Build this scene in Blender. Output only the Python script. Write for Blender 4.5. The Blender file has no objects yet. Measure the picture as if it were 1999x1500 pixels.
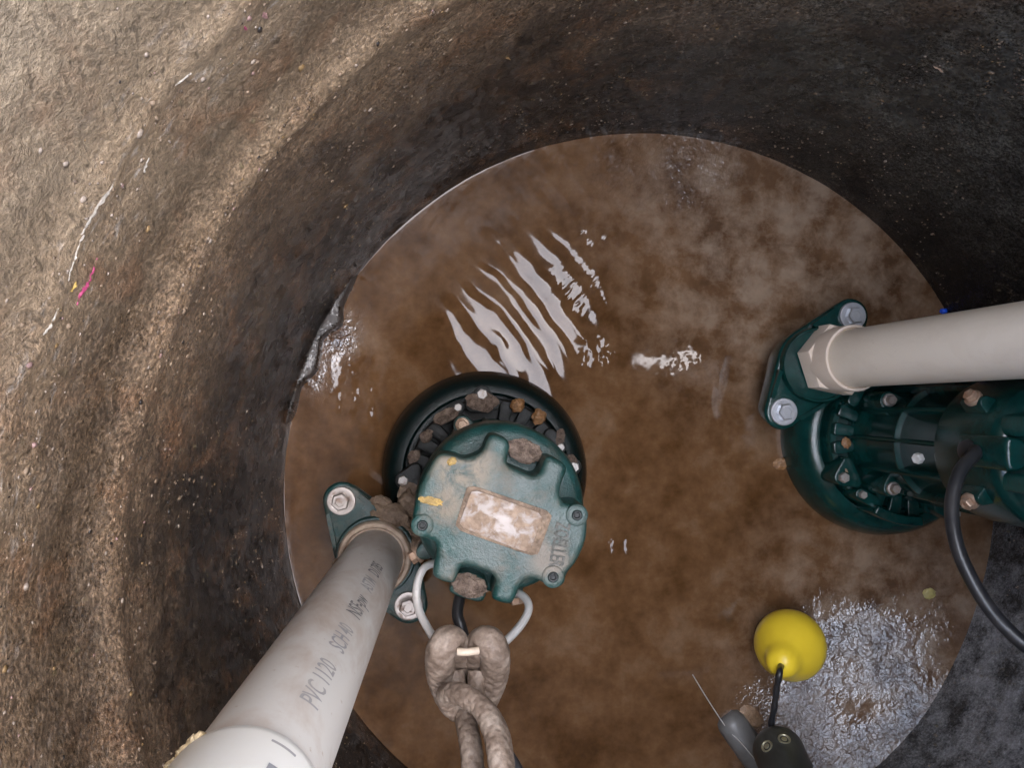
import bpy, bmesh, math, random
import numpy as np
from mathutils import Vector, Matrix, noise as mnoise, geometry as mgeo

random.seed(7)
rng = np.random.default_rng(11)
scene = bpy.context.scene
COL = scene.collection
R_ = math.radians

# ------------------------------------------------------------------ camera
H = 0.93                                # lens height above the water
FPX, CX, CY = 1560.0, 999.5, 750.0      # focal length and centre in photo pixels
_n = Vector((-101, -30, -FPX)).normalized()
_z = -_n
_x = (Vector((1, 0, 0)) - _z.x * _z).normalized()
_y = _z.cross(_x)
ROT = Matrix((_x, _y, _z))              # camera -> world
cam = bpy.data.cameras.new('camera')
cam.sensor_width = 36
cam.lens = FPX / 1999 * 36
cam.clip_start = 0.01
cam.clip_end = 200
cam_ob = bpy.data.objects.new('camera', cam)
cam_ob.matrix_world = Matrix.Translation((0, 0, H)) @ ROT.to_4x4()
COL.objects.link(cam_ob)
scene.camera = cam_ob

# ------------------------------------------------------------------ daylight
SUN_EL, SUN_AZ = 66.0, 20.0             # azimuth measured from +X towards +Y
sdir = Vector((math.cos(R_(SUN_EL)) * math.cos(R_(SUN_AZ)), math.cos(R_(SUN_EL)) * math.sin(R_(SUN_AZ)), math.sin(R_(SUN_EL))))
sun = bpy.data.lights.new('sun', 'SUN')
sun.energy = 1.5
sun.angle = R_(104)
sun.color = (1.0, 0.93, 0.84)
sun_ob = bpy.data.objects.new('sun', sun)
sun_ob.rotation_euler = sdir.to_track_quat('Z', 'Y').to_euler()
sun_ob.location = (3, 1, 4)
COL.objects.link(sun_ob)
world = bpy.data.worlds.new('World')
scene.world = world
world.use_nodes = True
wn = world.node_tree
sky = wn.nodes.new('ShaderNodeTexSky')
sky.sky_type = 'NISHITA'
sky.sun_disc = False
sky.sun_elevation = R_(SUN_EL)
sky.sun_rotation = R_(90 - SUN_AZ)
bg = wn.nodes['Background']
bg.inputs['Strength'].default_value = 0.15
wn.links.new(sky.outputs[0], bg.inputs['Color'])
scene.view_settings.view_transform = 'Standard'
scene.view_settings.look = 'None'
scene.view_settings.exposure = 3.62
scene.view_settings.gamma = 1.0
scene.view_settings.use_curve_mapping = False
scene.cycles.use_denoising = True
scene.cycles.max_bounces = 8
scene.cycles.diffuse_bounces = 4
scene.cycles.glossy_bounces = 4
scene.cycles.sample_clamp_indirect = 4.0

# ------------------------------------------------------------------ helpers
def ray(px, py):
    return ROT @ Vector((px - CX, CY - py, -FPX))

def P(px, py, z):
    """point at height z that the lens sees at a photo pixel"""
    d = ray(px, py)
    t = (z - H) / d.z
    return Vector((0, 0, H)) + d * t

BC = Vector((0.222, -0.1071, 0.0))      # basin axis
BR = 0.4232                             # basin radius

def WALL(px, py):
    d = ray(px, py)
    a = d.x * d.x + d.y * d.y
    b = -2 * (d.x * BC.x + d.y * BC.y)
    c = BC.x ** 2 + BC.y ** 2 - BR * BR
    t = (-b + math.sqrt(b * b - 4 * a * c)) / (2 * a)
    return Vector((0, 0, H)) + d * t

def tag(o, label=None, cat=None, group=None, kind=None):
    if label: o['label'] = label
    if cat: o['category'] = cat
    if group: o['group'] = group
    if kind: o['kind'] = kind
    return o

def empty(name, loc, label, cat, group=None):
    o = bpy.data.objects.new(name, None)
    o.location = loc
    o.empty_display_size = 0.05
    COL.objects.link(o)
    return tag(o, label, cat, group)

def link_mesh(name, me, mat, parent=None, smooth=True, auto=None):
    for m in (mat if isinstance(mat, (list, tuple)) else [mat]):
        me.materials.append(m)
    if smooth:
        me.polygons.foreach_set('use_smooth', [True] * len(me.polygons))
        if auto is not None:
            me.set_sharp_from_angle(angle=R_(auto))
    o = bpy.data.objects.new(name, me)
    COL.objects.link(o)
    if parent is not None:
        o.parent = parent
        # geometry is written in the frame of the thing (root), so a child of a part keeps that frame
    return o

def bm_obj(name, bm, mat, parent=None, smooth=True, auto=40):
    bmesh.ops.recalc_face_normals(bm, faces=bm.faces[:])
    me = bpy.data.meshes.new(name)
    bm.to_mesh(me)
    bm.free()
    return link_mesh(name, me, mat, parent, smooth, auto)

def lathe(bm, prof, center=(0, 0), n=48, closed=False, mat=None, rfun=None):
    """prof = [(r, z), ...] revolved about a vertical axis; mat optional 4x4 afterwards"""
    rings = []
    for (r, z) in prof:
        ring = []
        for i in range(n):
            a = 2 * math.pi * i / n
            rr = r * (rfun(a) if rfun else 1)
            v = Vector((center[0] + rr * math.cos(a), center[1] + rr * math.sin(a), z))
            if mat is not None: v = mat @ v
            ring.append(bm.verts.new(v))
        rings.append(ring)
    k = len(rings)
    for j in range(k if closed else k - 1):
        A, B = rings[j], rings[(j + 1) % k]
        for i in range(n):
            bm.faces.new((A[i], A[(i + 1) % n], B[(i + 1) % n], B[i]))
    if not closed:
        if prof[0][0] > 1e-6: bm.faces.new(rings[0])
        if prof[-1][0] > 1e-6: bm.faces.new(rings[-1])
    return bm

def catmull(pts, per=8, closed=False):
    pts = [Vector(p) for p in pts]
    out = []
    n = len(pts)
    for i in range(n if closed else n - 1):
        p0 = pts[(i - 1) % n] if (closed or i > 0) else pts[0]
        p1, p2 = pts[i], pts[(i + 1) % n]
        p3 = pts[(i + 2) % n] if (closed or i + 2 < n) else pts[-1]
        for k in range(per):
            t = k / per
            out.append(0.5 * ((2 * p1) + (p2 - p0) * t + (2 * p0 - 5 * p1 + 4 * p2 - p3) * t * t + (3 * p1 - p0 - 3 * p2 + p3) * t ** 3))
    if not closed: out.append(pts[-1])
    return out

def tube(bm, pts, r, n=14, cap=True, uv=None, rfun=None):
    """round tube along points; r number or function of 0..1"""
    pts = [Vector(p) for p in pts]
    up = None
    rings = []
    L = 0
    m = len(pts)
    for i, p in enumerate(pts):
        t = (pts[min(i + 1, m - 1)] - pts[max(i - 1, 0)]).normalized()
        if up is None:
            up = Vector((0, 0, 1)) if abs(t.z) < 0.9 else Vector((1, 0, 0))
        up = (up - t * up.dot(t)).normalized()
        s = t.cross(up)
        if i: L += (p - pts[i - 1]).length
        rr = r(i / (m - 1)) if callable(r) else r
        ring = []
        for k in range(n):
            a = 2 * math.pi * k / n
            q = rr * (rfun(a, L) if rfun else 1)
            ring.append(bm.verts.new(p + (s * math.cos(a) + up * math.sin(a)) * q))
        rings.append(ring)
    for j in range(m - 1):
        for k in range(n):
            bm.faces.new((rings[j][k], rings[j][(k + 1) % n], rings[j + 1][(k + 1) % n], rings[j + 1][k]))
    if cap:
        bm.faces.new(rings[0]); bm.faces.new(rings[-1])
    return bm

def hull2(pts):
    pts = sorted(set((round(x, 6), round(y, 6)) for x, y in pts))
    def half(ps):
        h = []
        for p in ps:
            while len(h) > 1 and (h[-1][0] - h[-2][0]) * (p[1] - h[-2][1]) - (h[-1][1] - h[-2][1]) * (p[0] - h[-2][0]) <= 0:
                h.pop()
            h.append(p)
        return h
    a, b = half(pts), half(pts[::-1])
    return a[:-1] + b[:-1]

def circ(c, r, n=24):
    return [(c[0] + r * math.cos(2 * math.pi * i / n), c[1] + r * math.sin(2 * math.pi * i / n)) for i in range(n)]

def chaikin(pts, it=2, q=0.25):
    for _ in range(it):
        out = []
        for i in range(len(pts)):
            a, b = Vector(pts[i]), Vector(pts[(i + 1) % len(pts)])
            out += [a.lerp(b, q), a.lerp(b, 1 - q)]
        pts = out
    return [(p[0], p[1]) for p in pts]

def prism(bm, outline, z0, z1, bevel=0.0, seg=3, taper=1.0):
    """outline (x, y) list -> solid between z0 and z1, top edge rounded"""
    area = sum(outline[i][0] * outline[(i + 1) % len(outline)][1] - outline[(i + 1) % len(outline)][0] * outline[i][1] for i in range(len(outline)))
    if area < 0: outline = outline[::-1]
    n = len(outline)
    cx = sum(p[0] for p in outline) / n; cy = sum(p[1] for p in outline) / n
    def off(d):
        res = []
        for i in range(n):
            a, b, c = Vector(outline[i - 1]), Vector(outline[i]), Vector(outline[(i + 1) % n])
            t = (c - a)
            t = t.normalized() if t.length > 1e-9 else Vector((1, 0))
            nrm = Vector((t.y, -t.x))
            res.append((b.x - nrm.x * d, b.y - nrm.y * d))
        return res
    layers = [([(cx + (x - cx) * taper, cy + (y - cy) * taper) for x, y in outline], z0)]
    if bevel > 0:
        for k in range(seg + 1):
            a = (math.pi / 2) * k / seg
            layers.append((off(bevel * (1 - math.cos(a))), z1 - bevel + bevel * math.sin(a)))
    else:
        layers.append((outline, z1))
    rings = [[bm.verts.new((x, y, z)) for x, y in pts] for pts, z in layers]
    for A, B in zip(rings, rings[1:]):
        for i in range(n):
            bm.faces.new((A[i], A[(i + 1) % n], B[(i + 1) % n], B[i]))
    bm.faces.new(rings[0]); 
    tri = mgeo.tessellate_polygon([[v.co.copy() for v in rings[-1]]])
    for t in tri:
        try: bm.faces.new([rings[-1][i] for i in t])
        except ValueError: pass
    return bm

def blob(bm, c, sx, sy, sz, amp=0.25, freq=2.0, sub=3, seed=0.0, rot=0.0, mat_index=0):
    r = bmesh.ops.create_icosphere(bm, subdivisions=sub, radius=1.0)
    cr, sr = math.cos(rot), math.sin(rot)
    for v in r['verts']:
        d = v.co.copy()
        k = 1 + amp * mnoise.noise(d * freq + Vector((seed, seed * 1.7, 3.1))) + amp * 0.5 * mnoise.noise(d * freq * 2.7 + Vector((seed, 9, 1)))
        d *= k
        x, y = d.x * sx, d.y * sy
        v.co = Vector((c[0] + x * cr - y * sr, c[1] + x * sr + y * cr, c[2] + d.z * sz))
        if mat_index:
            for f in v.link_faces: f.material_index = mat_index
    return bm

# ------------------------------------------------------------------ materials
class N:
    """small helper round a node tree"""
    def __init__(s, name):
        s.m = bpy.data.materials.new(name)
        s.m.use_nodes = True
        s.t = s.m.node_tree
        s.b = s.t.nodes['Principled BSDF']
        s.co = s.t.nodes.new('ShaderNodeTexCoord').outputs['Object']
    def node(s, typ, **kw):
        n = s.t.nodes.new(typ)
        for k, v in kw.items(): setattr(n, k, v)
        return n
    def put(s, sock, v):
        if isinstance(v, bpy.types.NodeSocket): s.t.links.new(v, sock)
        elif isinstance(v, (tuple, list)) and len(v) == 3 and sock.type == 'RGBA': sock.default_value = (*v, 1)
        else: sock.default_value = v
    def noise(s, scale, detail=4, rough=0.55, dist=0.0, vec=None, out='Fac'):
        n = s.node('ShaderNodeTexNoise')
        s.put(n.inputs['Vector'], vec if vec is not None else s.co)
        n.inputs['Scale'].default_value = scale
        n.inputs['Detail'].default_value = detail
        n.inputs['Roughness'].default_value = rough
        n.inputs['Distortion'].default_value = dist
        return n.outputs[0 if out == 'Fac' else 1]
    def voro(s, scale, vec=None, out='Distance', feature='F1', rnd=1.0):
        n = s.node('ShaderNodeTexVoronoi', feature=feature)
        s.put(n.inputs['Vector'], vec if vec is not None else s.co)
        n.inputs['Scale'].default_value = scale
        n.inputs['Randomness'].default_value = rnd
        return n.outputs[out]
    def ramp(s, fac, stops, interp='LINEAR'):
        n = s.node('ShaderNodeValToRGB')
        n.color_ramp.interpolation = interp
        e = n.color_ramp.elements
        while len(e) < len(stops): e.new(0.5)
        for i, (p, c) in enumerate(stops):
            e[i].position = p
            e[i].color = (c, c, c, 1) if isinstance(c, (int, float)) else (*c, 1)
        s.put(n.inputs[0], fac)
        return n.outputs[0]
    def math(s, op, a, b=None, c=None, clamp=False):
        n = s.node('ShaderNodeMath', operation=op, use_clamp=clamp)
        s.put(n.inputs[0], a)
        if b is not None: s.put(n.inputs[1], b)
        if c is not None: s.put(n.inputs[2], c)
        return n.outputs[0]
    def mix(s, f, a, b, mode='MIX'):
        n = s.node('ShaderNodeMix', data_type='RGBA', blend_type=mode)
        s.put(n.inputs[0], f); s.put(n.inputs[6], a); s.put(n.inputs[7], b)
        return n.outputs[2]
    def maprange(s, v, a, b, c=0.0, d=1.0, smooth=True):
        n = s.node('ShaderNodeMapRange', interpolation_type='SMOOTHSTEP' if smooth else 'LINEAR')
        s.put(n.inputs[0], v)
        for i, q in enumerate((a, b, c, d)): n.inputs[i + 1].default_value = q
        return n.outputs[0]
    def mapping(s, scale=(1, 1, 1), rot=(0, 0, 0), loc=(0, 0, 0), vec=None):
        n = s.node('ShaderNodeMapping')
        s.put(n.inputs['Vector'], vec if vec is not None else s.co)
        n.inputs['Scale'].default_value = scale
        n.inputs['Rotation'].default_value = rot
        n.inputs['Location'].default_value = loc
        return n.outputs[0]
    def sep(s, vec=None):
        n = s.node('ShaderNodeSeparateXYZ')
        s.put(n.inputs[0], vec if vec is not None else s.co)
        return n.outputs
    def dist(s, point):
        n = s.node('ShaderNodeVectorMath', operation='DISTANCE')
        s.put(n.inputs[0], s.co)
        n.inputs[1].default_value = point
        return n.outputs['Value']
    def bump(s, h, strength=0.5, dist=0.001, prev=None):
        n = s.node('ShaderNodeBump')
        s.put(n.inputs['Height'], h)
        n.inputs['Strength'].default_value = strength
        n.inputs['Distance'].default_value = dist
        if prev is not None: s.put(n.inputs['Normal'], prev)
        return n.outputs[0]
    def out(s, color=None, rough=None, metal=None, normal=None, **kw):
        if color is not None: s.put(s.b.inputs['Base Color'], color)
        if rough is not None: s.put(s.b.inputs['Roughness'], rough)
        if metal is not None: s.put(s.b.inputs['Metallic'], metal)
        if normal is not None: s.put(s.b.inputs['Normal'], normal)
        for k, v in kw.items(): s.put(s.b.inputs[k], v)
        return s.m

def mat_wall():
    n = N('basin_wall')
    x, y, z = n.sep()
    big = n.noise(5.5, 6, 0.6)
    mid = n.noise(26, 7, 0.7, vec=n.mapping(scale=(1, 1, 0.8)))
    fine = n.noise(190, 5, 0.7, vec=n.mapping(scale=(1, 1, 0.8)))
    side = n.maprange(x, -0.05, 0.42, 0.0, 0.24)        # tones shift darker towards the right side
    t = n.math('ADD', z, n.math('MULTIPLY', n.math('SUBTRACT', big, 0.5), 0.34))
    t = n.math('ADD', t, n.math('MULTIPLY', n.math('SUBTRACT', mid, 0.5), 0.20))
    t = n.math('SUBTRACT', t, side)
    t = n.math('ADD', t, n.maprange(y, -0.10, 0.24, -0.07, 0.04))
    cyl = n.node('ShaderNodeCombineXYZ')
    n.put(cyl.inputs[0], n.math('MULTIPLY', n.math('ARCTAN2', y, n.math('MULTIPLY', x, -1.0)), BR))
    n.put(cyl.inputs[1], z)
    cv = cyl.outputs[0]
    f1 = n.noise(1, 2, 0.5, 0.3, vec=n.mapping(scale=(330, 62, 1), vec=n.mapping(rot=(0, 0, R_(24)), vec=cv)))
    f2 = n.noise(1, 2, 0.5, 0.3, vec=n.mapping(scale=(300, 58, 1), loc=(40, 9, 3), vec=n.mapping(rot=(0, 0, R_(-28)), vec=cv)))
    f3 = n.noise(1, 2, 0.5, 0.3, vec=n.mapping(scale=(260, 44, 1), loc=(70, 29, 3), vec=cv))
    strand = n.math('MULTIPLY', n.math('ADD', n.math('ADD', f1, f2), n.math('MULTIPLY', n.math('MINIMUM', f1, f3), 1.5)), 0.29)
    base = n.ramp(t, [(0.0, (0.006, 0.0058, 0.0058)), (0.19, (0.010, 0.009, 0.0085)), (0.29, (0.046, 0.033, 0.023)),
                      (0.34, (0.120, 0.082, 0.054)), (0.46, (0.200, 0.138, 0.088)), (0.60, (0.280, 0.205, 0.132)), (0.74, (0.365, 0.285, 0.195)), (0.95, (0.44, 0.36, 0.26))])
    # bands by height: the rib's lit edge and dark valley painted in
    zw = n.math('ADD', z, n.math('MULTIPLY', n.math('SUBTRACT', n.noise(11, 6, 0.65), 0.5), 0.034))
    bands = n.ramp(zw, [(0.0, 1.0), (0.385, 0.92), (0.43, 1.25), (0.455, 1.45), (0.475, 0.85), (0.50, 0.62), (0.535, 0.85), (0.56, 1.25), (0.58, 1.15), (0.61, 0.85), (0.65, 1.0)])
    base = n.mix(0.9, base, bands, 'MULTIPLY')
    # pale scraped and splashed flecks along the old high-water line
    ps = n.ramp(n.noise(1, 5, 0.72, 0.2, vec=n.mapping(scale=(60, 130, 1), vec=cv)), [(0.56, 0.0), (0.66, 1.0)])
    ps = n.math('MULTIPLY', ps, n.ramp(zw, [(0.50, 0.0), (0.545, 1.0), (0.575, 0.9), (0.62, 0.0)]))
    ps = n.math('MULTIPLY', ps, n.ramp(n.noise(7, 3, 0.6, vec=n.mapping(loc=(1, 7, 3))), [(0.40, 0.15), (0.56, 1.0)]))
    base = n.mix(n.math('MULTIPLY', ps, 0.8), base, (0.46, 0.41, 0.365))
    # black slime in blotches
    bl = n.ramp(n.noise(17, 7, 0.68, 0.5, vec=n.mapping(loc=(2, 4, 1))), [(0.47, 0.0), (0.57, 1.0)])
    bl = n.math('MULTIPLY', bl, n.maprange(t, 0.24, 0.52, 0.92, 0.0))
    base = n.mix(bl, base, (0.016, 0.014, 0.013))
    # rusty stains and a grey speckled patch
    rs = n.ramp(n.noise(21, 6, 0.65, 0.3, vec=n.mapping(loc=(8, 3, 6), scale=(1, 1, 0.7))), [(0.52, 0.0), (0.68, 0.55)])
    rs = n.math('MULTIPLY', rs, n.maprange(x, -0.1, 0.25, 1.0, 0.0))
    base = n.mix(rs, base, (0.22, 0.115, 0.06), 'MIX')
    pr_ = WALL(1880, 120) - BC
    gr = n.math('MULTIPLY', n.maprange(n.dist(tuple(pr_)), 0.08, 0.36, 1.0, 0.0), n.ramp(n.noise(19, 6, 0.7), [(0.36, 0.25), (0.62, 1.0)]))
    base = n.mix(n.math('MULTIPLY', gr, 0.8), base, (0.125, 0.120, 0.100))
    pw = WALL(1975, 1330) - BC  # pale bluish-grey patch: sky sheen painted into the wall colour
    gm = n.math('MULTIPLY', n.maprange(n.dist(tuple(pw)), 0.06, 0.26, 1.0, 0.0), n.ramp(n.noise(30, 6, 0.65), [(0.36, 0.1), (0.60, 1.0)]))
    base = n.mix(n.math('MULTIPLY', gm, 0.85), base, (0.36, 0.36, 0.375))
    # strands of the moulded wall
    fl = n.ramp(strand, [(0.36, 0.36), (0.42, 0.97), (0.54, 1.02), (0.64, 1.12)])
    tanz = n.maprange(t, 0.40, 0.60, 0.12, 1.0)
    base = n.mix(n.math('MULTIPLY', n.math('MULTIPLY', n.ramp(n.noise(14, 4, 0.6), [(0.35, 0.35), (0.6, 1.0)]), 0.8), tanz), base, fl, 'MULTIPLY')
    fl2 = n.ramp(fine, [(0.30, 0.65), (0.5, 1.0), (0.7, 1.35)])
    base = n.mix(0.8, base, fl2, 'MULTIPLY')
    grain = n.noise(360, 4, 0.75)
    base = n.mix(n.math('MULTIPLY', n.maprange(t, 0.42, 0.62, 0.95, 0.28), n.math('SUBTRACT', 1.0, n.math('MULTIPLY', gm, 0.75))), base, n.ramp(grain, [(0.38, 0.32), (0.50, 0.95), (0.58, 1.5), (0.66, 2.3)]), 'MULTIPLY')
    # pale crumbs
    vc = n.voro(190, vec=n.mapping(scale=(1, 1, 0.6)), out='Color')
    pick = n.ramp(n.sep(vc)[0], [(0.90, 0.0), (0.97, 1.0)])
    vd = n.ramp(n.voro(190, vec=n.mapping(scale=(1, 1, 0.6))), [(0.18, 1.0), (0.42, 0.0)])
    crumbs = n.math('MULTIPLY', n.math('MULTIPLY', pick, vd), n.ramp(n.noise(9, 3), [(0.42, 0.05), (0.62, 1.0)]))
    base = n.mix(n.math('MULTIPLY', crumbs, 0.8), base, n.mix(n.sep(vc)[1], (0.36, 0.27, 0.20), (0.20, 0.17, 0.085)))
    sp = n.ramp(n.noise(120, 6, 0.75, vec=n.mapping(scale=(1, 1, 0.6))), [(0.56, 0.0), (0.66, 1.0)])
    sp = n.math('MULTIPLY', sp, n.ramp(n.noise(13, 4, 0.6, vec=n.mapping(loc=(5, 2, 1))), [(0.44, 0.0), (0.60, 1.0)]))
    base = n.mix(n.math('MULTIPLY', sp, 0.5), base, (0.21, 0.165, 0.115))
    rough = n.ramp(t, [(0.0, 0.24), (0.25, 0.34), (0.42, 0.44), (0.62, 0.68)])
    pits = n.math('ADD', n.math('MULTIPLY', n.voro(170), -0.9), n.math('MULTIPLY', n.voro(75), -1.1))
    h = n.math('ADD', n.math('MULTIPLY', n.math('MULTIPLY', strand, tanz), 0.9), n.math('ADD', n.math('MULTIPLY', fine, 0.8), n.math('MULTIPLY', mid, 1.8)))
    h = n.math('ADD', h, n.math('MULTIPLY', grain, 0.9))
    h = n.math('ADD', h, n.math('MULTIPLY', pits, n.maprange(t, 0.34, 0.56, 0.60, 0.10)))
    wet = n.ramp(n.noise(33, 5, 0.7, vec=n.mapping(loc=(1, 2, 9))), [(0.46, 1.0), (0.56, 0.36)])
    rough = n.math('MULTIPLY', rough, n.mix(n.maprange(t, 0.45, 0.62, 1.0, 0.0), (1, 1, 1), wet))
    h = n.math('ADD', h, n.math('MULTIPLY', crumbs, 0.6))
    return n.out(base, rough, normal=n.bump(h, 0.9, 0.0028))

def mat_water():
    n = N('water')
    x, y, z = n.sep()
    warp = n.noise(7, 5, 0.6, out='Color')
    vm = n.node('ShaderNodeVectorMath', operation='MULTIPLY_ADD')
    n.put(vm.inputs[0], warp); vm.inputs[1].default_value = (0.008, 0.008, 0.008); n.put(vm.inputs[2], n.co)
    v = vm.outputs[0]
    a = n.noise(9, 6, 0.6, vec=v)
    b = n.noise(24, 6, 0.66, 0.15, vec=v)
    c = n.noise(90, 4, 0.6)
    f = n.math('ADD', n.math('MULTIPLY', a, 0.55), n.math('MULTIPLY', b, 0.45))
    base = n.ramp(f, [(0.28, (0.026, 0.014, 0.006)), (0.41, (0.082, 0.038, 0.0145)), (0.54, (0.138, 0.071, 0.032)), (0.68, (0.205, 0.128, 0.075))])
    # pale clouds of sediment towards the far and the right-hand side
    r1 = n.maprange(n.dist((*P(1560, 470, 0)[:2], 0)), 0.08, 0.30, 1.0, 0.0)
    r2 = n.maprange(n.dist((*P(1740, 1290, 0)[:2], 0)), 0.06, 0.27, 1.0, 0.0)
    cl = n.math('MULTIPLY', n.math('ADD', n.math('MULTIPLY', r1, 0.9), r2, clamp=True), n.ramp(b, [(0.40, 0.12), (0.62, 1.0)]))
    base = n.mix(n.math('MULTIPLY', cl, 0.72), base, (0.31, 0.235, 0.175))
    base = n.mix(0.5, base, n.ramp(c, [(0.3, 0.75), (0.7, 1.2)]), 'MULTIPLY')
    # film of scum, its blue daylight sheen put into specular tint and IOR
    att = n.node('ShaderNodeAttribute', attribute_name='film')
    film = att.outputs['Fac']
    rough = n.math('ADD', 0.045, n.math('MULTIPLY', film, 0.36))
    # wrinkled skin of scum: small scales that lean away from the wall
    u = n.math('ADD', n.math('MULTIPLY', x, 0.77), n.math('MULTIPLY', y, -0.64))
    u = n.math('ADD', n.math('MULTIPLY', u, 175.0), n.math('MULTIPLY', n.noise(85, 3, 0.6), 3.6))
    sc = n.math('MULTIPLY', n.math('FRACT', u), 0.0025)
    hn = n.math('ADD', sc, n.math('MULTIPLY', n.noise(380, 3, 0.65), 0.0010))
    bs = n.node('ShaderNodeBump')
    n.put(bs.inputs['Height'], n.math('MULTIPLY', hn, film))
    bs.inputs['Strength'].default_value = 1.0
    bs.inputs['Distance'].default_value = 1.0
    return n.out(base, rough, normal=bs.outputs[0], IOR=n.math('ADD', 1.34, n.math('MULTIPLY', film, 1.7)), **{'Specular Tint': n.mix(film, (1, 1, 1), (0.72, 0.85, 1.0))})

def mat_paint(name, base=(0.008, 0.050, 0.046), dirt=0.5, dirtcol=(0.24, 0.185, 0.13), rough=0.28, pale=0.0, patches=(), relief=0.6):
    """cast iron under green enamel, with dried dirt"""
    n = N(name)
    g = n.noise(60, 5, 0.6)
    col = n.mix(1.0, base, n.ramp(g, [(0.3, 0.65), (0.7, 1.3)]), 'MULTIPLY')
    d = n.noise(26, 7, 0.66, 0.3)
    d2 = n.noise(140, 4, 0.6)
    m = n.math('MULTIPLY', n.ramp(n.math('ADD', n.math('MULTIPLY', d, 0.75), n.math('MULTIPLY', d2, 0.25)), [(0.58 - 0.16 * dirt, 0.0), (0.74 - 0.14 * dirt, 1.0)]), min(1.0, dirt * 1.3))
    if pale > 0:
        pm = n.math('MULTIPLY', n.ramp(n.noise(38, 6, 0.6, vec=n.mapping(loc=(3, 1, 0))), [(0.38, 0.0), (0.62, 1.0)]), pale)
        col0 = col
    nz = n.sep(n.node('ShaderNodeNewGeometry').outputs['Normal'])[2]
    upf = n.maprange(nz, 0.45, 0.97, 0.12, 1.0)
    if pale > 0:
        col = n.mix(n.math('MULTIPLY', pm, upf), col0, (0.085, 0.108, 0.100))
    m = n.math('MULTIPLY', m, upf)
    col = n.mix(m, col, dirtcol)
    for (pt, rad, c) in patches:
        pf = n.math('MULTIPLY', n.maprange(n.dist(pt), rad * 0.35, rad, 1.0, 0.0), n.ramp(n.noise(75, 6, 0.7, 0.4), [(0.36, 0.0), (0.55, 0.95)]))
        col = n.mix(n.math('MULTIPLY', pf, upf), col, c)
        m = n.math('MAXIMUM', m, n.math('MULTIPLY', pf, 0.8))
    r = n.math('ADD', rough, n.math('MULTIPLY', m, 0.4))
    hgt = n.math('ADD', n.math('MULTIPLY', n.noise(520, 3, 0.7), 1.0), n.math('ADD', n.math('MULTIPLY', m, 0.8), g))
    return n.out(col, r, normal=n.bump(hgt, relief, 0.0011))

def mat_metal(name, col=(0.62, 0.60, 0.57), rough=0.3, rust=0.3, metal=1.0, rustcol=(0.22, 0.12, 0.07)):
    n = N(name)
    g = n.noise(120, 4, 0.6)
    d = n.math('MULTIPLY', n.ramp(n.noise(90, 5, 0.65), [(0.62 - 0.2 * rust, 0.0), (0.78 - 0.2 * rust, 1.0)]), min(1, rust * 1.6))
    c = n.mix(d, col, rustcol)
    return n.out(c, n.math('ADD', rough, n.math('MULTIPLY', d, 0.35)), n.math('MULTIPLY', n.math('SUBTRACT', 1.0, d), metal), n.bump(g, 0.25, 0.0006))

def mat_plastic(name, col, rough=0.4, dirt=0.3, dirtcol=(0.35, 0.24, 0.17), bumpiness=0.1, dscale=22):
    n = N(name)
    d = n.noise(dscale, 6, 0.62, 0.4, vec=n.mapping(scale=(1, 1, 0.5)))
    m = n.math('MULTIPLY', n.ramp(d, [(0.42, 0.0), (0.68, 1.0)]), dirt)
    sp = n.ramp(n.noise(170, 3, 0.6), [(0.66, 0.0), (0.74, 1.0)])
    m2 = n.math('MAXIMUM', m, n.math('MULTIPLY', sp, dirt * 0.8))
    c = n.mix(m2, col, dirtcol)
    return n.out(c, n.math('ADD', rough, n.math('MULTIPLY', m2, 0.25)), normal=n.bump(n.noise(260, 3), bumpiness, 0.0006))

def mat_mud(name, c0, c1, rough=0.45, scale=45, gl=0.0, bumpd=0.0025):
    n = N(name)
    f = n.noise(scale, 6, 0.65, 0.4)
    g = n.noise(scale * 6, 4, 0.6)
    c = n.ramp(f, [(0.3, c0), (0.68, c1)])
    c = n.mix(0.6, c, n.ramp(g, [(0.32, 0.5), (0.68, 1.45)]), 'MULTIPLY')
    return n.out(c, rough, normal=n.bump(n.math('ADD', f, n.math('MULTIPLY', g, 0.7)), 0.8, bumpd))

M = {}
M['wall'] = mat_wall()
M['water'] = mat_water()
M['volute'] = mat_paint('wet_green_enamel', (0.0020, 0.0095, 0.0095), 0.10, (0.03, 0.022, 0.016), 0.25)
M['cap'] = mat_paint('caked_green_enamel', (0.006, 0.045, 0.040), 0.55, (0.150, 0.122, 0.094), 0.34, 0.75, patches=[((*(P(905, 915, 0.353) - Vector((0.0309, -0.0846, 0)))[:2], 0.353), 0.030, (0.23, 0.195, 0.15)), ((*(P(870, 985, 0.353) - Vector((0.0309, -0.0846, 0)))[:2], 0.353), 0.018, (0.20, 0.17, 0.13)), ((*(P(1075, 1090, 0.353) - Vector((0.0309, -0.0846, 0)))[:2], 0.353), 0.022, (0.20, 0.175, 0.145))])
M['body'] = mat_paint('dirty_green_enamel', (0.008, 0.045, 0.042), 0.42, (0.13, 0.095, 0.07), 0.3, 0.15)
M['flange'] = mat_paint('flange_enamel', (0.007, 0.044, 0.043), 0.48, (0.17, 0.125, 0.09), 0.28, 0.2)
M['clean'] = mat_paint('clean_green_enamel', (0.0034, 0.032, 0.029), 0.24, (0.10, 0.075, 0.055), 0.10, relief=0.22)
M['cleancap'] = mat_paint('green_enamel', (0.008, 0.060, 0.054), 0.15, (0.13, 0.10, 0.08), 0.22)
M['steel'] = mat_metal('stainless', (0.74, 0.725, 0.70), 0.3, 0.18, 0.55)
M['dullbolt'] = mat_metal('dull_bolt', (0.36, 0.34, 0.32), 0.5, 0.45, 0.6)
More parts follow.
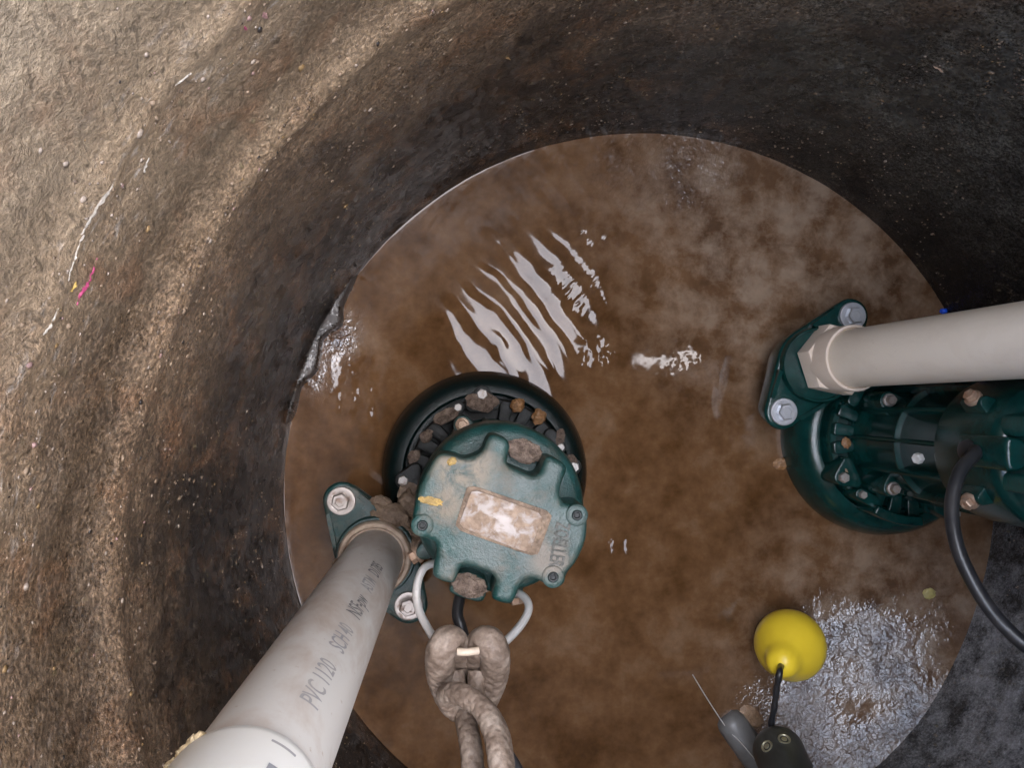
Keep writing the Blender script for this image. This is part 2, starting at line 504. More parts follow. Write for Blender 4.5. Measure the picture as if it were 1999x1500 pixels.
M['zinc'] = mat_metal('zinc_bolt', (0.40, 0.36, 0.335), 0.42, 0.5, 0.7)
M['bluezinc'] = mat_metal('clean_zinc_bolt', (0.58, 0.60, 0.64), 0.36, 0.14, 0.75)
M['rustbolt'] = mat_metal('rusty_bolt', (0.42, 0.30, 0.22), 0.5, 0.7, 0.5, (0.26, 0.13, 0.07))
M['mud'] = mat_mud('dried_mud', (0.085, 0.052, 0.033), (0.26, 0.185, 0.125), 0.6)
M['grit'] = mat_mud('wet_grit', (0.055, 0.036, 0.027), (0.27, 0.20, 0.155), 0.22, 170, bumpd=0.0035)
M['ochre'] = mat_mud('ochre_sludge', (0.15, 0.075, 0.030), (0.34, 0.175, 0.075), 0.26, 60)
M['blackgap'] = mat_paint('black_casting', (0.0025, 0.0050, 0.0050), 0.30, (0.035, 0.025, 0.018), 0.5)
M['pvc'] = mat_plastic('grey_white_pipe', (0.66, 0.64, 0.61), 0.36, 0.75, (0.42, 0.31, 0.24))
M['pvc2'] = mat_plastic('cream_pipe', (0.84, 0.76, 0.65), 0.38, 0.28, (0.50, 0.40, 0.30))
M['coupling'] = mat_plastic('white_coupling', (0.78, 0.78, 0.75), 0.3, 0.10, (0.6, 0.5, 0.36))
M['adapter'] = mat_plastic('dirty_adapter', (0.50, 0.40, 0.31), 0.42, 0.75, (0.22, 0.125, 0.07), 0.2, 60)
M['adapter2'] = mat_plastic('cream_adapter', (0.68, 0.58, 0.49), 0.35, 0.3, (0.40, 0.30, 0.22))
M['ink'] = mat_plastic('grey_ink', (0.33, 0.33, 0.345), 0.5, 0.9, (0.45, 0.43, 0.41), 0.0, 70)
M['ink2'] = mat_plastic('dark_ink', (0.14, 0.14, 0.15), 0.5, 0.5, (0.4, 0.38, 0.36), 0.0, 90)
M['rubber'] = mat_plastic('black_rubber', (0.018, 0.019, 0.022), 0.34, 0.3, (0.075, 0.07, 0.07), 0.25, 40)
M['blackplastic'] = mat_plastic('black_plastic', (0.028, 0.030, 0.028), 0.42, 0.4, (0.10, 0.105, 0.09), 0.3, 60)
M['yellow'] = mat_plastic('yellow_float', (0.90, 0.66, 0.04), 0.32, 0.14, (0.55, 0.38, 0.03), 0.1, 18)
M['tubegrey'] = mat_plastic('grey_tube', (0.17, 0.168, 0.165), 0.4, 0.5, (0.055, 0.048, 0.042), 0.2, 30)
M['brass'] = mat_metal('dull_brass', (0.42, 0.40, 0.29), 0.42, 0.3, 0.7, (0.12, 0.11, 0.08))

def mat_plate():
    n = N('nameplate')
    d = n.noise(95, 6, 0.65, 0.5)
    m = n.ramp(d, [(0.40, 0.0), (0.53, 1.0)])
    c = n.mix(m, (0.34, 0.30, 0.275), n.ramp(n.noise(210, 4), [(0.3, (0.17, 0.115, 0.08)), (0.7, (0.34, 0.25, 0.18))]))
    return n.out(c, n.math('ADD', 0.5, n.math('MULTIPLY', m, 0.3)), n.math('MULTIPLY', n.math('SUBTRACT', 1.0, m), 0.2), n.bump(d, 0.4, 0.0008))
M['plate'] = mat_plate()

def mat_rope():
    n = N('braided_rope')
    uv = n.node('ShaderNodeAttribute', attribute_name='weave').outputs['Vector']
    g = n.noise(70, 5, 0.6)
    c = n.ramp(g, [(0.3, (0.105, 0.074, 0.054)), (0.5, (0.185, 0.138, 0.106)), (0.7, (0.30, 0.245, 0.20))])
    fz = n.noise(500, 3, 0.6)
    c = n.mix(0.6, c, n.ramp(fz, [(0.3, 0.7), (0.7, 1.3)]), 'MULTIPLY')
    return n.out(c, 0.62, normal=n.bump(fz, 0.5, 0.001))
M['rope'] = mat_rope()

def mat_concrete():
    n = N('concrete')
    return n.out(n.ramp(n.noise(12, 6), [(0.3, (0.22, 0.21, 0.19)), (0.7, (0.34, 0.33, 0.30))]), 0.85, normal=n.bump(n.noise(200, 3), 0.4, 0.002))
M['concrete'] = mat_concrete()

# ------------------------------------------------------------------ ground slab, added unseen above the lens, openings cut to shape the daylight
ZS = 1.0
def slab():
    holes = [(0.02, 0.29, 0.11, 0.31), (0.02, 0.215, -0.42, 0.11), (-0.11, 0.02, -0.42, -0.01), (0.43, 0.585, 0.084, 0.112)]  # placed to let daylight in and set its reflections on the water
    xs = sorted({-4.0, 4.0, *[h[0] for h in holes], *[h[1] for h in holes]})
    ys = sorted({-4.0, 4.0, *[h[2] for h in holes], *[h[3] for h in holes]})
    def solid(i, j):
        if not (0 <= i < len(xs) - 1 and 0 <= j < len(ys) - 1): return False
        x, y = (xs[i] + xs[i + 1]) / 2, (ys[j] + ys[j + 1]) / 2
        return not any(a < x < b and c < y < d for a, b, c, d in holes)
    bm = bmesh.new()
    vs = {}
    def V(i, j, k):
        if (i, j, k) not in vs: vs[(i, j, k)] = bm.verts.new((xs[i], ys[j], ZS + 0.035 * k))
        return vs[(i, j, k)]
    for i in range(len(xs) - 1):
        for j in range(len(ys) - 1):
            if not solid(i, j): continue
            for k in (0, 1):
                bm.faces.new((V(i, j, k), V(i + 1, j, k), V(i + 1, j + 1, k), V(i, j + 1, k)))
            for (di, dj, a, b) in ((-1, 0, (i, j), (i, j + 1)), (1, 0, (i + 1, j), (i + 1, j + 1)), (0, -1, (i, j), (i + 1, j)), (0, 1, (i, j + 1), (i + 1, j + 1))):
                if not solid(i + di, j + dj):
                    bm.faces.new((V(*a, 0), V(*b, 0), V(*b, 1), V(*a, 1)))
    o = bm_obj('ground', bm, M['concrete'], None, smooth=False)
    tag(o, kind='structure')
slab()

# ------------------------------------------------------------------ numpy value noise
def vnoise(x, y, z, seed=0):
    def h(i, j, k):
        n = (i * 374761393 + j * 668265263 + k * 2147483647 + seed * 974711) & 0xffffffff
        n = ((n ^ (n >> 13)) * 1274126177) & 0xffffffff
        return ((n ^ (n >> 16)) & 0xffff) / 65535.0
    xi, yi, zi = np.floor(x).astype(np.int64), np.floor(y).astype(np.int64), np.floor(z).astype(np.int64)
    fx, fy, fz = x - xi, y - yi, z - zi
    fx, fy, fz = [t * t * (3 - 2 * t) for t in (fx, fy, fz)]
    r = 0
    for a in (0, 1):
        for b in (0, 1):
            for c in (0, 1):
                w = (fx if a else 1 - fx) * (fy if b else 1 - fy) * (fz if c else 1 - fz)
                r = r + w * h(xi + a, yi + b, zi + c)
    return r * 2 - 1

def fbm(x, y, z, octv=4, seed=0):
    s, a = 0, 1.0
    for k in range(octv):
        s = s + a * vnoise(x * 2 ** k + 13.7 * k, y * 2 ** k + 5.1 * k, z * 2 ** k, seed + k)
        a *= 0.5
    return s

def grid_mesh(name, co, nu, nv, wrap):
    faces = []
    iu = np.arange(nu if wrap else nu - 1)
    iv = np.arange(nv - 1)
    U, Vv = np.meshgrid(iu, iv, indexing='ij')
    U2 = (U + 1) % nu
    idx = lambda u, v: u * nv + v
    q = np.stack([idx(U, Vv), idx(U2, Vv), idx(U2, Vv + 1), idx(U, Vv + 1)], -1).reshape(-1, 4)
    me = bpy.data.meshes.new(name)
    me.vertices.add(len(co))
    me.vertices.foreach_set('co', co.astype(np.float32).ravel())
    me.loops.add(q.size)
    me.loops.foreach_set('vertex_index', q.ravel().astype(np.int32))
    me.polygons.add(len(q))
    me.polygons.foreach_set('loop_start', np.arange(0, q.size, 4, dtype=np.int32))
    me.polygons.foreach_set('loop_total', np.full(len(q), 4, dtype=np.int32))
    me.update(calc_edges=True)
    return me

# ------------------------------------------------------------------ basin
basin = empty('sump_basin', (BC.x, BC.y, 0), 'round sump basin with rough stained wall around the brown water', 'basin')
NU, NV = 1100, 300
th = np.linspace(0, 2 * np.pi, NU, endpoint=False)
zz = np.linspace(-0.10, 0.998, NV)
T, Z = np.meshgrid(th, zz, indexing='ij')
cx_, cy_ = np.cos(T) * BR, np.sin(T) * BR
d = 0.0020 * fbm(cx_ * 14, cy_ * 14, Z * 9, 4, 3) + 0.0010 * fbm(cx_ * 110, cy_ * 110, Z * 60, 3, 9)
wav = 0.010 * fbm(cx_ * 4, cy_ * 4, Z * 0 + 2.0, 2, 21)
zc = 0.450 + wav
d += -0.0045 * np.exp(-((Z - zc) / 0.016) ** 2)            # rib that sticks out into the pit
d += 0.0045 * np.clip((Z - zc - 0.012) / 0.03, 0, 1)
d += -0.0030 * np.exp(-((Z - 0.575 - wav) / 0.012) ** 2)
d += -0.0035 * np.exp(-((Z - 0.005) / 0.02) ** 2)
fade = np.clip((Z - 0.0) / 0.03, 0.15, 1)
rr = BR + d * fade
co = np.stack([np.cos(T) * rr, np.sin(T) * rr, Z], -1).reshape(-1, 3)
RR = BR + d * fade
def wall_r(a, z):
    iu = int((a % (2 * math.pi)) / (2 * math.pi) * NU) % NU
    iv = min(NV - 1, max(0, int((z + 0.10) / 1.098 * (NV - 1) + 0.5)))
    return float(RR[iu, iv])
me = grid_mesh('wall', co, NU, NV, True)
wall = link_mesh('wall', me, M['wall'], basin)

# crumbs, chips and drips of old paint stuck to the wall
def flat_mat(name, c, r=0.5):
    n = N(name)
    return n.out(n.mix(0.6, c, n.ramp(n.noise(150, 3), [(0.3, 0.6), (0.7, 1.3)]), 'MULTIPLY'), r)
CR = [flat_mat('crumb_tan', (0.26, 0.19, 0.13)), flat_mat('crumb_pale', (0.34, 0.28, 0.23), 0.2), flat_mat('crumb_brown', (0.13, 0.095, 0.07), 0.16),
      flat_mat('crumb_ochre', (0.27, 0.175, 0.08)), flat_mat('crumb_dark', (0.035, 0.030, 0.028), 0.10), flat_mat('crumb_pink', (0.36, 0.23, 0.21))]
def grit_mesh():
    bm0 = bmesh.new(); bmesh.ops.create_icosphere(bm0, subdivisions=1, radius=1)
    bv = np.array([v.co for v in bm0.verts]); bf = np.array([[v.index for v in f.verts] for f in bm0.faces]); bm0.free()
    co, fc, mi = [], [], []
    n = 0
    for k in range(15000):
        a = rng.uniform(0, 2 * np.pi)
        h = rng.uniform(0.02, 0.72) if k % 2 else rng.uniform(0.03, 0.42)
        onleft = math.cos(a - R_(150))
        line = rng.random()
        if line < 0.14: h = 0.565 + rng.normal(0, 0.020); 
        elif line < 0.26: h = 0.45 + rng.normal(0, 0.012)
        if onleft < 0.1 and h > 0.5: h *= 0.6
        x, y = math.cos(a) * BR, math.sin(a) * BR
        if line >= 0.26 and mnoise.noise(Vector((x * 9, y * 9, h * 6))) < -0.05: continue
        s = rng.lognormal(math.log(0.00072), 0.45)
        s = min(s, 0.0019)
        v = bv * (1 + 0.35 * rng.normal(size=(len(bv), 1)) * 0.6)
        tx = v[:, 0] * s * rng.uniform(0.8, 1.4)
        tz = v[:, 1] * s * rng.uniform(1.0, 2.0)
        tr = v[:, 2] * s * 0.40
        r = wall_r(a, h) - 0.0001 + tr
        aa = a + tx / BR
        co.append(np.stack([np.cos(aa) * r, np.sin(aa) * r, h + tz], -1))
        fc.append(bf + n); n += len(bv)
        if h > 0.5: p = [0.34, 0.40, 0.12, 0.05, 0.05, 0.04]
        elif h > 0.3: p = [0.50, 0.13, 0.24, 0.06, 0.06, 0.01]
        else: p = [0.34, 0.07, 0.33, 0.05, 0.21, 0.0]
        mi += [int(rng.choice(6, p=p))] * len(bf)
    co = np.concatenate(co); fc = np.concatenate(fc)
    me = bpy.data.meshes.new('grit')
    me.from_pydata(co.tolist(), [], fc.tolist())
    o = link_mesh('grit', me, CR, basin)
    o.data.polygons.foreach_set('material_index', np.array(mi, dtype=np.int32))
    o['kind'] = 'stuff'
grit_mesh()

def splash(px, py, px2, py2, width, mat, label=None):
    """a thin ragged smear of paint lying on the wall between two photo points"""
    a, b = WALL(px, py) - BC, WALL(px2, py2) - BC
    L = (b - a).length
    m = max(16, int(L / 0.0006))
    k = 11
    dirv = (b - a).normalized()
    rows = []
    bm = bmesh.new()
    for i in range(m + 1):
        t = i / m
        p = a.lerp(b, t)
        ang = math.atan2(p.y, p.x)
        env = math.sin(math.pi * min(max(t, 0.01), 0.99)) ** 0.9
        side = dirv.cross(Vector((math.cos(ang), math.sin(ang), 0))).normalized()
        row = []
        for j in range(k):
            u = j / (k - 1) * 2 - 1
            rag = 0.65 + 0.8 * mnoise.noise(Vector((t * L * 400, (1 if u > 0 else -1) * 3, px * .1)))
            q = p + side * u * width * env * max(0.12, rag)
            an = math.atan2(q.y, q.x)
            lift = 0.0011 * (1 - u * u) * (0.5 + mnoise.noise(Vector((t * L * 500, u * 2.5, px * .3)))) - 0.0002
            r = wall_r(an, q.z) - lift
            row.append(bm.verts.new((math.cos(an) * r, math.sin(an) * r, q.z)))
        rows.append(row)
    for A, B in zip(rows, rows[1:]):
        for j in range(k - 1): bm.faces.new((A[j], A[j + 1], B[j + 1], B[j]))
    o = bm_obj('paint_splash', bm, mat, basin, auto=None)
    if label: o['label'] = label
    return o
PINK = flat_mat('pink_paint', (0.40, 0.06, 0.15), 0.5)
WHT = flat_mat('white_paint', (0.38, 0.34, 0.29), 0.5)
YEL = flat_mat('yellow_paint', (0.42, 0.28, 0.07), 0.5)
splash(162, 600, 208, 512, 0.0032, PINK, label='pink paint smear')
splash(484, 58, 492, 68, 0.0016, PINK)
splash(526, 34, 536, 48, 0.0022, flat_mat('pale_pink_paint', (0.46, 0.26, 0.25), 0.5))
splash(166, 462, 232, 352, 0.0017, WHT, label='whitish scrape')
splash(132, 548, 172, 462, 0.0013, WHT, label='whitish scrape')
splash(88, 656, 116, 602, 0.0015, WHT)
splash(300, 348, 312, 320, 0.0014, WHT)
splash(356, 176, 384, 150, 0.0018, WHT)
splash(144, 572, 152, 552, 0.0011, YEL)
splash(1822, 128, 1842, 140, 0.0022, flat_mat('tan_chip', (0.50, 0.35, 0.24)))
splash(986, 108, 996, 116, 0.0022, flat_mat('ochre_chip', (0.46, 0.29, 0.13)))

# ledge added just over the waterline, its slope set to catch a glare
def ledge():
    bm = bmesh.new()
    rows = []
    for i in range(150):
        u = i / 149
        a = R_(137 + 37 * u)
        k = min(1, 2.2 * u, 2.2 * (1 - u)); k = k * k * (3 - 2 * k) * (0.66 + 0.5 * mnoise.noise(Vector((u * 9, 3, 2))))
        row = []
        for j, (dr, z) in enumerate(((0.003, 0.050), (-0.0005, 0.032), (-0.003, 0.0265), (-0.007, 0.0255), (-0.011, 0.0247), (-0.015, 0.0238), (-0.0185, 0.0225), (-0.0202, 0.010), (-0.0204, -0.01))):
            nz = mnoise.noise(Vector((a * 60, z * 150, 0))) * 0.0004 + mnoise.noise(Vector((a * 170, z * 420, 4))) * 0.0002
            r = BR + (dr + nz if dr < 0 else dr) * k + 0.001 * (1 - k) * 4
            row.append(bm.verts.new((math.cos(a) * r, math.sin(a) * r, z)))
        rows.append(row)
    for A, B in zip(rows, rows[1:]):
        for j in range(len(A) - 1): bm.faces.new((A[j], B[j], B[j + 1], A[j + 1]))
    n = N('wet_sludge')
    f = n.noise(160, 4, 0.6, vec=n.mapping(scale=(1, 1, 0.5)))
    rr_ = n.ramp(n.noise(75, 5, 0.75, vec=n.mapping(scale=(1, 1, 0.3))), [(0.46, 0.65), (0.55, 0.08)])
    m = n.out(n.ramp(n.noise(60, 5), [(0.3, (0.012, 0.011, 0.011)), (0.7, (0.06, 0.045, 0.035))]), rr_, normal=n.bump(n.math('ADD', f, n.noise(420, 3, 0.6)), 1.0, 0.0009), IOR=2.0)
    bm_obj('sludge_ledge', bm, m, basin, auto=None)
ledge()

# ------------------------------------------------------------------ water
def water():
    n = 800
    r = BR + 0.004
    u = np.linspace(-1, 1, n)
    X, Y = np.meshgrid(u * r, u * r, indexing='ij')
    # square -> disc, so that the edge is round
    D = np.maximum(np.sqrt(X * X + Y * Y), 1e-9)
    S = np.maximum(np.abs(X), np.abs(Y)) / D
    X, Y = X * S, Y * S
    gx, gy = X + BC.x, Y + BC.y                     # world positions
    def gauss(px, py, s):
        p = P(px, py, 0)
        return np.exp(-((gx - p.x) ** 2 + (gy - p.y) ** 2) / (2 * s * s))
    h = np.zeros_like(gx)
    # ripples that run out from the near pump, bent by smaller ones
    ph = 0.5 * fbm(gx * 14, gy * 14, gx * 0, 3, 5)
    w = (gx * 0.80 + gy * 0.62) * 2 * np.pi / 0.030 + 3.2 * ph + 30 * (gx * -0.62 + gy * 0.80) ** 2
    m = gauss(1020, 530, 0.060) + 0.8 * gauss(1010, 665, 0.045)
    h += 0.00042 * m * np.sin(w)
    h += 0.00004 * m * np.sin(w * 2.3 + 1.0 + 3 * ph)
    w2 = (gx * 0.35 + gy * 0.94) * 2 * np.pi / 0.016 + 2 * ph
    h += 0.00006 * gauss(1080, 560, 0.03) * np.sin(w2)
    # restless little patches of ripples
    rip = fbm(gx * 95, gy * 60, gx * 0, 3, 12)
    rip2 = fbm((gx + gy) * 40, (gx - gy) * 95, gx * 0, 3, 19)
    for (px, py, sg, amp) in ((655, 715, 0.030, 0.00030), (700, 790, 0.018, 0.00030), (1165, 455, 0.018, 0.00055), (1245, 415, 0.010, 0.0008), (1125, 560, 0.018, 0.00035),
                              (1330, 300, 0.022, 0.0007), (1200, 290, 0.020, 0.0007), (1420, 330, 0.02, 0.0006), (1350, 735, 0.030, 0.00016), (1330, 860, 0.014, 0.0004), (1170, 690, 0.012, 0.0006), (1210, 1070, 0.014, 0.0005), (1420, 1270, 0.018, 0.0005)):
        h += amp * gauss(px, py, sg) * (rip if py > 600 else rip2)
    h += 0.00006 * fbm(gx * 30, gy * 30, gx * 0, 3, 31)
    # meniscus and lumps of scum by the wall
    edge = (r - np.hypot(X, Y))
    h += 0.0022 * np.exp(-edge / 0.0035)
    film = np.clip(gauss(1660, 1430, 0.070) * 1.45 + 0.42 * gauss(1770, 1260, 0.07) + 0.25 * gauss(1640, 1290, 0.05) + 1.3 * gauss(650, 650, 0.017) + 0.8 * gauss(615, 735, 0.012) + 0.35 * gauss(1330, 300, 0.05), 0, 1)
    film *= np.clip(0.85 + 0.45 * fbm(gx * 22, gy * 22, gx * 0, 3, 77), 0, 1.15)
    h += film * (0.0004 * fbm(gx * 150, gy * 150, gx * 0, 3, 41))
    h += 0.020 * gauss(1850, 1560, 0.085) + 0.0085 * gauss(585, 680, 0.030)                      # surface raised by the wall, tilted to catch the sheen
    co = np.stack([X, Y, h], -1).reshape(-1, 3)
    me = grid_mesh('water', co, n, n, False)
    a = me.attributes.new('film', 'FLOAT', 'POINT')
    a.data.foreach_set('value', film.ravel().astype(np.float32))
    # shader positions are read in world units: shift the mesh instead of the object
    co[:, 0] += BC.x; co[:, 1] += BC.y
    me.vertices.foreach_set('co', co.astype(np.float32).ravel())
    me.update()
    o = link_mesh('water', me, M['water'])
    tag(o, kind='structure')
water()

# ------------------------------------------------------------------ bolts
def bolt_mesh(r_w, r_h, hgt, mi=0):
    pass

def hexbolt(name, root, c, r_h, hgt, mat, washer=None, axis=None, wmat=None, parent=None, rot=0.3):
    """hexagon head (and its washer) at local point c, pointing along axis"""
    ax = Vector(axis) if axis is not None else Vector((0, 0, 1))
    q = ax.to_track_quat('Z', 'Y').to_matrix().to_4x4()
    Mx = Matrix.Translation(Vector(c)) @ q
    bm = bmesh.new()
    z0 = 0.0025 if washer else 0
    hexo = [(r_h * math.cos(R_(60 * i) + rot), r_h * math.sin(R_(60 * i) + rot)) for i in range(6)]
    rings = []
    for (s, z) in ((1, z0 - 0.002), (1, z0 + hgt * 0.82), (0.88, z0 + hgt), (0.55, z0 + hgt), (0.5, z0 + hgt * 0.93)):
        rings.append([bm.verts.new(Mx @ Vector((x * s, y * s, z))) for x, y in hexo])
    for A, B in zip(rings, rings[1:]):
        for i in range(6): bm.faces.new((A[i], A[(i + 1) % 6], B[(i + 1) % 6], B[i]))
    bm.faces.new(rings[0]); bm.faces.new(rings[-1])
    o = bm_obj(name, bm, mat, parent or root, auto=28)
    if washer:
        bm = bmesh.new()
        lathe(bm, [(washer * 0.98, -0.001), (washer, 0.0012), (washer * 0.95, 0.0026), (washer * 0.66, 0.0030), (washer * 0.5, 0.0020)], n=28, mat=Mx)
        bm_obj('washer', bm, wmat or mat, o, auto=50)
    return o

# ------------------------------------------------------------------ pumps
LC = Vector((0.0309, -0.0846, 0.0))                # axis of the pump seen whole
def Lp(px, py, z):
    return P(px, py, z) - LC
def z2(v): return (v[0], v[1])

CAPZ = 0.353
CAP_PX = [(750, 470), (782, 440), (868, 470), (888, 512), (876, 560), (866, 625), (945, 660), (1030, 695), (1066, 670), (1084, 612), (1098, 580), (1135, 576), (1200, 610), (1226, 652),
          (1196, 720), (1176, 790), (1196, 845), (1236, 858), (1278, 850), (1318, 862), (1340, 905), (1342, 950), (1342, 1010), (1330, 1085), (1282, 1195), (1216, 1272),
          (1212, 1320), (1176, 1352), (1120, 1350), (1080, 1318), (1040, 1300), (985, 1300), (945, 1340), (925, 1400), (898, 1446), (850, 1444), (784, 1420), (782, 1380), (806, 1300), (770, 1262), (690, 1234), (618, 1214), (594, 1232), (576, 1290), (556, 1326), (500, 1318), (436, 1285),
          (434, 1240), (452, 1150), (450, 1085), (400, 1062), (350, 1050), (316, 1020), (312, 960), (322, 880), (345, 780), (388, 680), (440, 588), (478, 558), (560, 566), (610, 592), (690, 570), (728, 540)]
def zc_(p): return (700 + p[0] / 3.0, 700 + p[1] / 3.0)

def pump(loc, rot, label, group, mats, muddy):
    root = empty('sewage_pump', loc, label, 'pump', group)
    root.rotation_euler = (0, 0, rot)
    mv, mb, mf, mc = mats
    FL = Lp(733, 1087, 0.10)                       # discharge axis
    fa = math.atan2(FL.y, FL.x)
    # volute: a rounded casing that swells towards the discharge
    sw = lambda a: 1.0 + 0.045 * (0.5 + 0.5 * math.cos(a - fa + 0.9)) ** 2
    bm = bmesh.new()
    lathe(bm, [(0.100, -0.055), (0.112, -0.03), (0.1155, -0.006), (0.1145, 0.016), (0.1105, 0.033), (0.104, 0.044), (0.097, 0.049), (0.0905, 0.050), (0.088, 0.047), (0.088, 0.030), (0.03, 0.028)], n=96, rfun=sw)
    bm_obj('volute', bm, mv, root)
    # discharge neck between casing and flange
    bm = bmesh.new()
    fx, fy = FL.x, FL.y
    u = Vector((fx, fy)).normalized()
    a0 = [(u.x * 0.075, u.y * 0.075, 0.0), (fx * 0.80, fy * 0.80, 0.012), (fx * 0.96, fy * 0.96, 0.04), (fx, fy, 0.078), (fx, fy, 0.088)]
    tube(bm, catmull(a0, 8), lambda t: 0.036 + 0.004 * t, n=26)
    bm_obj('discharge_neck', bm, mv, root)
    bm = bmesh.new()
    arc = [R_(306 + k * 3.4) for k in range(12)]
    prism(bm, chaikin([(0.093 * math.cos(a), 0.093 * math.sin(a)) for a in arc] + [(0.082 * math.cos(a), 0.082 * math.sin(a)) for a in arc[::-1]], 3), 0.045, 0.090, 0.003, 3)
    bm_obj('guard_web', bm, mb, root)
    # flange plate
    b1, b2 = Lp(665, 980, 0.098), Lp(797, 1186, 0.098)
    out = hull2(circ(z2(FL), 0.043, 40) + circ(z2(b1), 0.0195, 28) + circ(z2(b2), 0.0195, 28))
    bm = bmesh.new()
    prism(bm, out, 0.060, 0.092, 0.004, 3, taper=0.93)
    lathe(bm, [(0.041, 0.085), (0.041, 0.0985), (0.0395, 0.101), (0.0375, 0.101), (0.0365, 0.098)], center=z2(FL), n=40)
    # gussets that run from the socket out to the bolts
    for b in (b1, b2):
        dv = Vector((b.x - FL.x, b.y - FL.y)); L = dv.length; dv.normalize(); nv = Vector((-dv.y, dv.x))
        for s in (-1, 1):
            p0 = Vector(z2(FL)) + dv * 0.030 + nv * s * 0.030
            p1 = Vector(z2(b)) - dv * 0.004 + nv * s * 0.0185
            w = nv * s * 0.0022
            quad = [p0 - w, p1 - w, p1 + w, p0 + w]
            lo = [bm.verts.new((q.x, q.y, 0.088)) for q in quad]
            hi = [bm.verts.new((q.x, q.y, z)) for q, z in zip(quad, (0.0995, 0.0945, 0.0945, 0.0995))]
            bm.faces.new(hi)
            for i in range(4): bm.faces.new((lo[i], lo[(i + 1) % 4], hi[(i + 1) % 4], hi[i]))
    bm_obj('flange', bm, mf, root)
    for b in (b1, b2):
        hexbolt('flange_bolt', root, (b.x, b.y, 0.0925), 0.0093, 0.0085, M['zinc'] if muddy else M['bluezinc'], washer=0.0150)
    # bearing plate with raised sectors round its edge
    bm = bmesh.new()
    lathe(bm, [(0.0865, 0.032), (0.0865, 0.058), (0.0845, 0.062), (0.079, 0.063), (0.077, 0.056), (0.062, 0.054)], n=72)
    bm_obj('bearing_plate', bm, M['blackgap'] if muddy else mb, root)
    ear_ang = [95, 180.5, 8, 275]
    for a in ear_ang:
        t = R_(a)
        c = (math.cos(t) * 0.0905, math.sin(t) * 0.0905)
        bm = bmesh.new()
        o = hull2(circ(c, 0.0088, 16) + circ((math.cos(t + .15) * 0.079, math.sin(t + .15) * 0.079), 0.006, 12) + circ((math.cos(t - .15) * 0.079, math.sin(t - .15) * 0.079), 0.006, 12))
        prism(bm, o, 0.045, 0.083, 0.002, 2)
        bm_obj('ear', bm, M['blackgap'] if muddy else mb, root)
        hexbolt('ear_bolt', root, (c[0], c[1], 0.083), 0.0058, 0.006, M['dullbolt'], rot=a)
    for a in [113.5, 24, 204, 294]:
        t = R_(a)
        c = (math.cos(t) * 0.083, math.sin(t) * 0.083)
        bm = bmesh.new()
        t2 = t + 0.20
        prism(bm, hull2(circ(c, 0.0068, 14) + circ((math.cos(t2) * 0.080, math.sin(t2) * 0.080), 0.0068, 14)), 0.05, 0.081, 0.0018, 2)
        bm_obj('boss', bm, M['blackgap'] if muddy else mb, root)
        hexbolt('boss_bolt', root, (c[0], c[1], 0.081), 0.0044, 0.005, M['dullbolt'], rot=a)
    # blocks between the slots of the plate
    for a in (60, 42, 76, 138, 152, 166, 225, 240, 255, 312, 328, 344, 358):
        t = R_(a)
        bm = bmesh.new()
        s = math.pi * 0.030
        w0, w1 = 0.062, 0.085
        q = [(w0 * math.cos(t - s), w0 * math.sin(t - s)), (w1 * math.cos(t - s * .95), w1 * math.sin(t - s * .95)), (w1 * math.cos(t + s * .95), w1 * math.sin(t + s * .95)), (w0 * math.cos(t + s), w0 * math.sin(t + s))]
        prism(bm, chaikin(q, 1, 0.15), 0.048, 0.070, 0.0018, 2)
        bm_obj('plate_block', bm, M['blackgap'] if muddy else mb, root)
    # motor housing
    bm = bmesh.new()
    lathe(bm, [(0.064, 0.040), (0.063, 0.075), (0.0585, 0.082), (0.0575, 0.100), (0.0565, 0.215), (0.060, 0.222), (0.0655, 0.226), (0.0665, 0.231), (0.0665, 0.300), (0.0640, 0.308), (0.058, 0.312)], n=72)
    bm_obj('motor_housing', bm, mb, root)
    # upright fins and the hoop that ties them
    for a in (245, 275, 305, 335, 5, 35, 65, 95, 125, 155, 185, 215):
        t = R_(a)
        bm = bmesh.new()
        w = 0.0024
        ux, uy = math.cos(t), math.sin(t)
        q = [(0.052 * ux - w * -uy, 0.052 * uy - w * ux), (0.0655 * ux - w * -uy, 0.0655 * uy - w * ux), (0.0655 * ux + w * -uy, 0.0655 * uy + w * ux), (0.052 * ux + w * -uy, 0.052 * uy + w * ux)]
        prism(bm, chaikin(q, 1), 0.070, 0.226, 0.001, 2)
        bm_obj('fin', bm, mb, root)
    bm = bmesh.new()
    lathe(bm, [(0.0560, 0.148), (0.0622, 0.1490), (0.0628, 0.151), (0.0622, 0.153), (0.0560, 0.154)], n=64, closed=True)
    bm_obj('hoop', bm, mb, root)
    # lugs on the lower housing
    for a in (116, 206, 296, 26):
        t = R_(a)
        c = Vector((math.cos(t) * 0.0655, math.sin(t) * 0.0655))
        c0 = Vector((math.cos(t) * 0.050, math.sin(t) * 0.050))
        bm = bmesh.new()
        prism(bm, hull2(circ(z2(c), 0.0095, 18) + circ(z2(c0), 0.014, 18)), 0.07, 0.118, 0.002, 2)
        bm_obj('lug', bm, mb, root)
        hexbolt('lug_bolt', root, (c.x, c.y, 0.118), 0.0052, 0.006, M['rustbolt'] if muddy else M['zinc'], washer=0.0072)
    # white grub screw on the housing
    t = R_(258)
    hexbolt('grub_screw', root, (math.cos(t) * 0.0655, math.sin(t) * 0.0655, 0.200), 0.0052, 0.004, flat_mat('pale_screw', (0.66, 0.66, 0.64), 0.4), axis=(math.cos(t), math.sin(t), 0.35))
    # cap
    cpx = [z2(Lp(*zc_(p), CAPZ)) for p in CAP_PX]
    bm = bmesh.new()
    prism(bm, chaikin(cpx, 2, 0.22), 0.308, CAPZ, 0.0055, 5, taper=1.0)
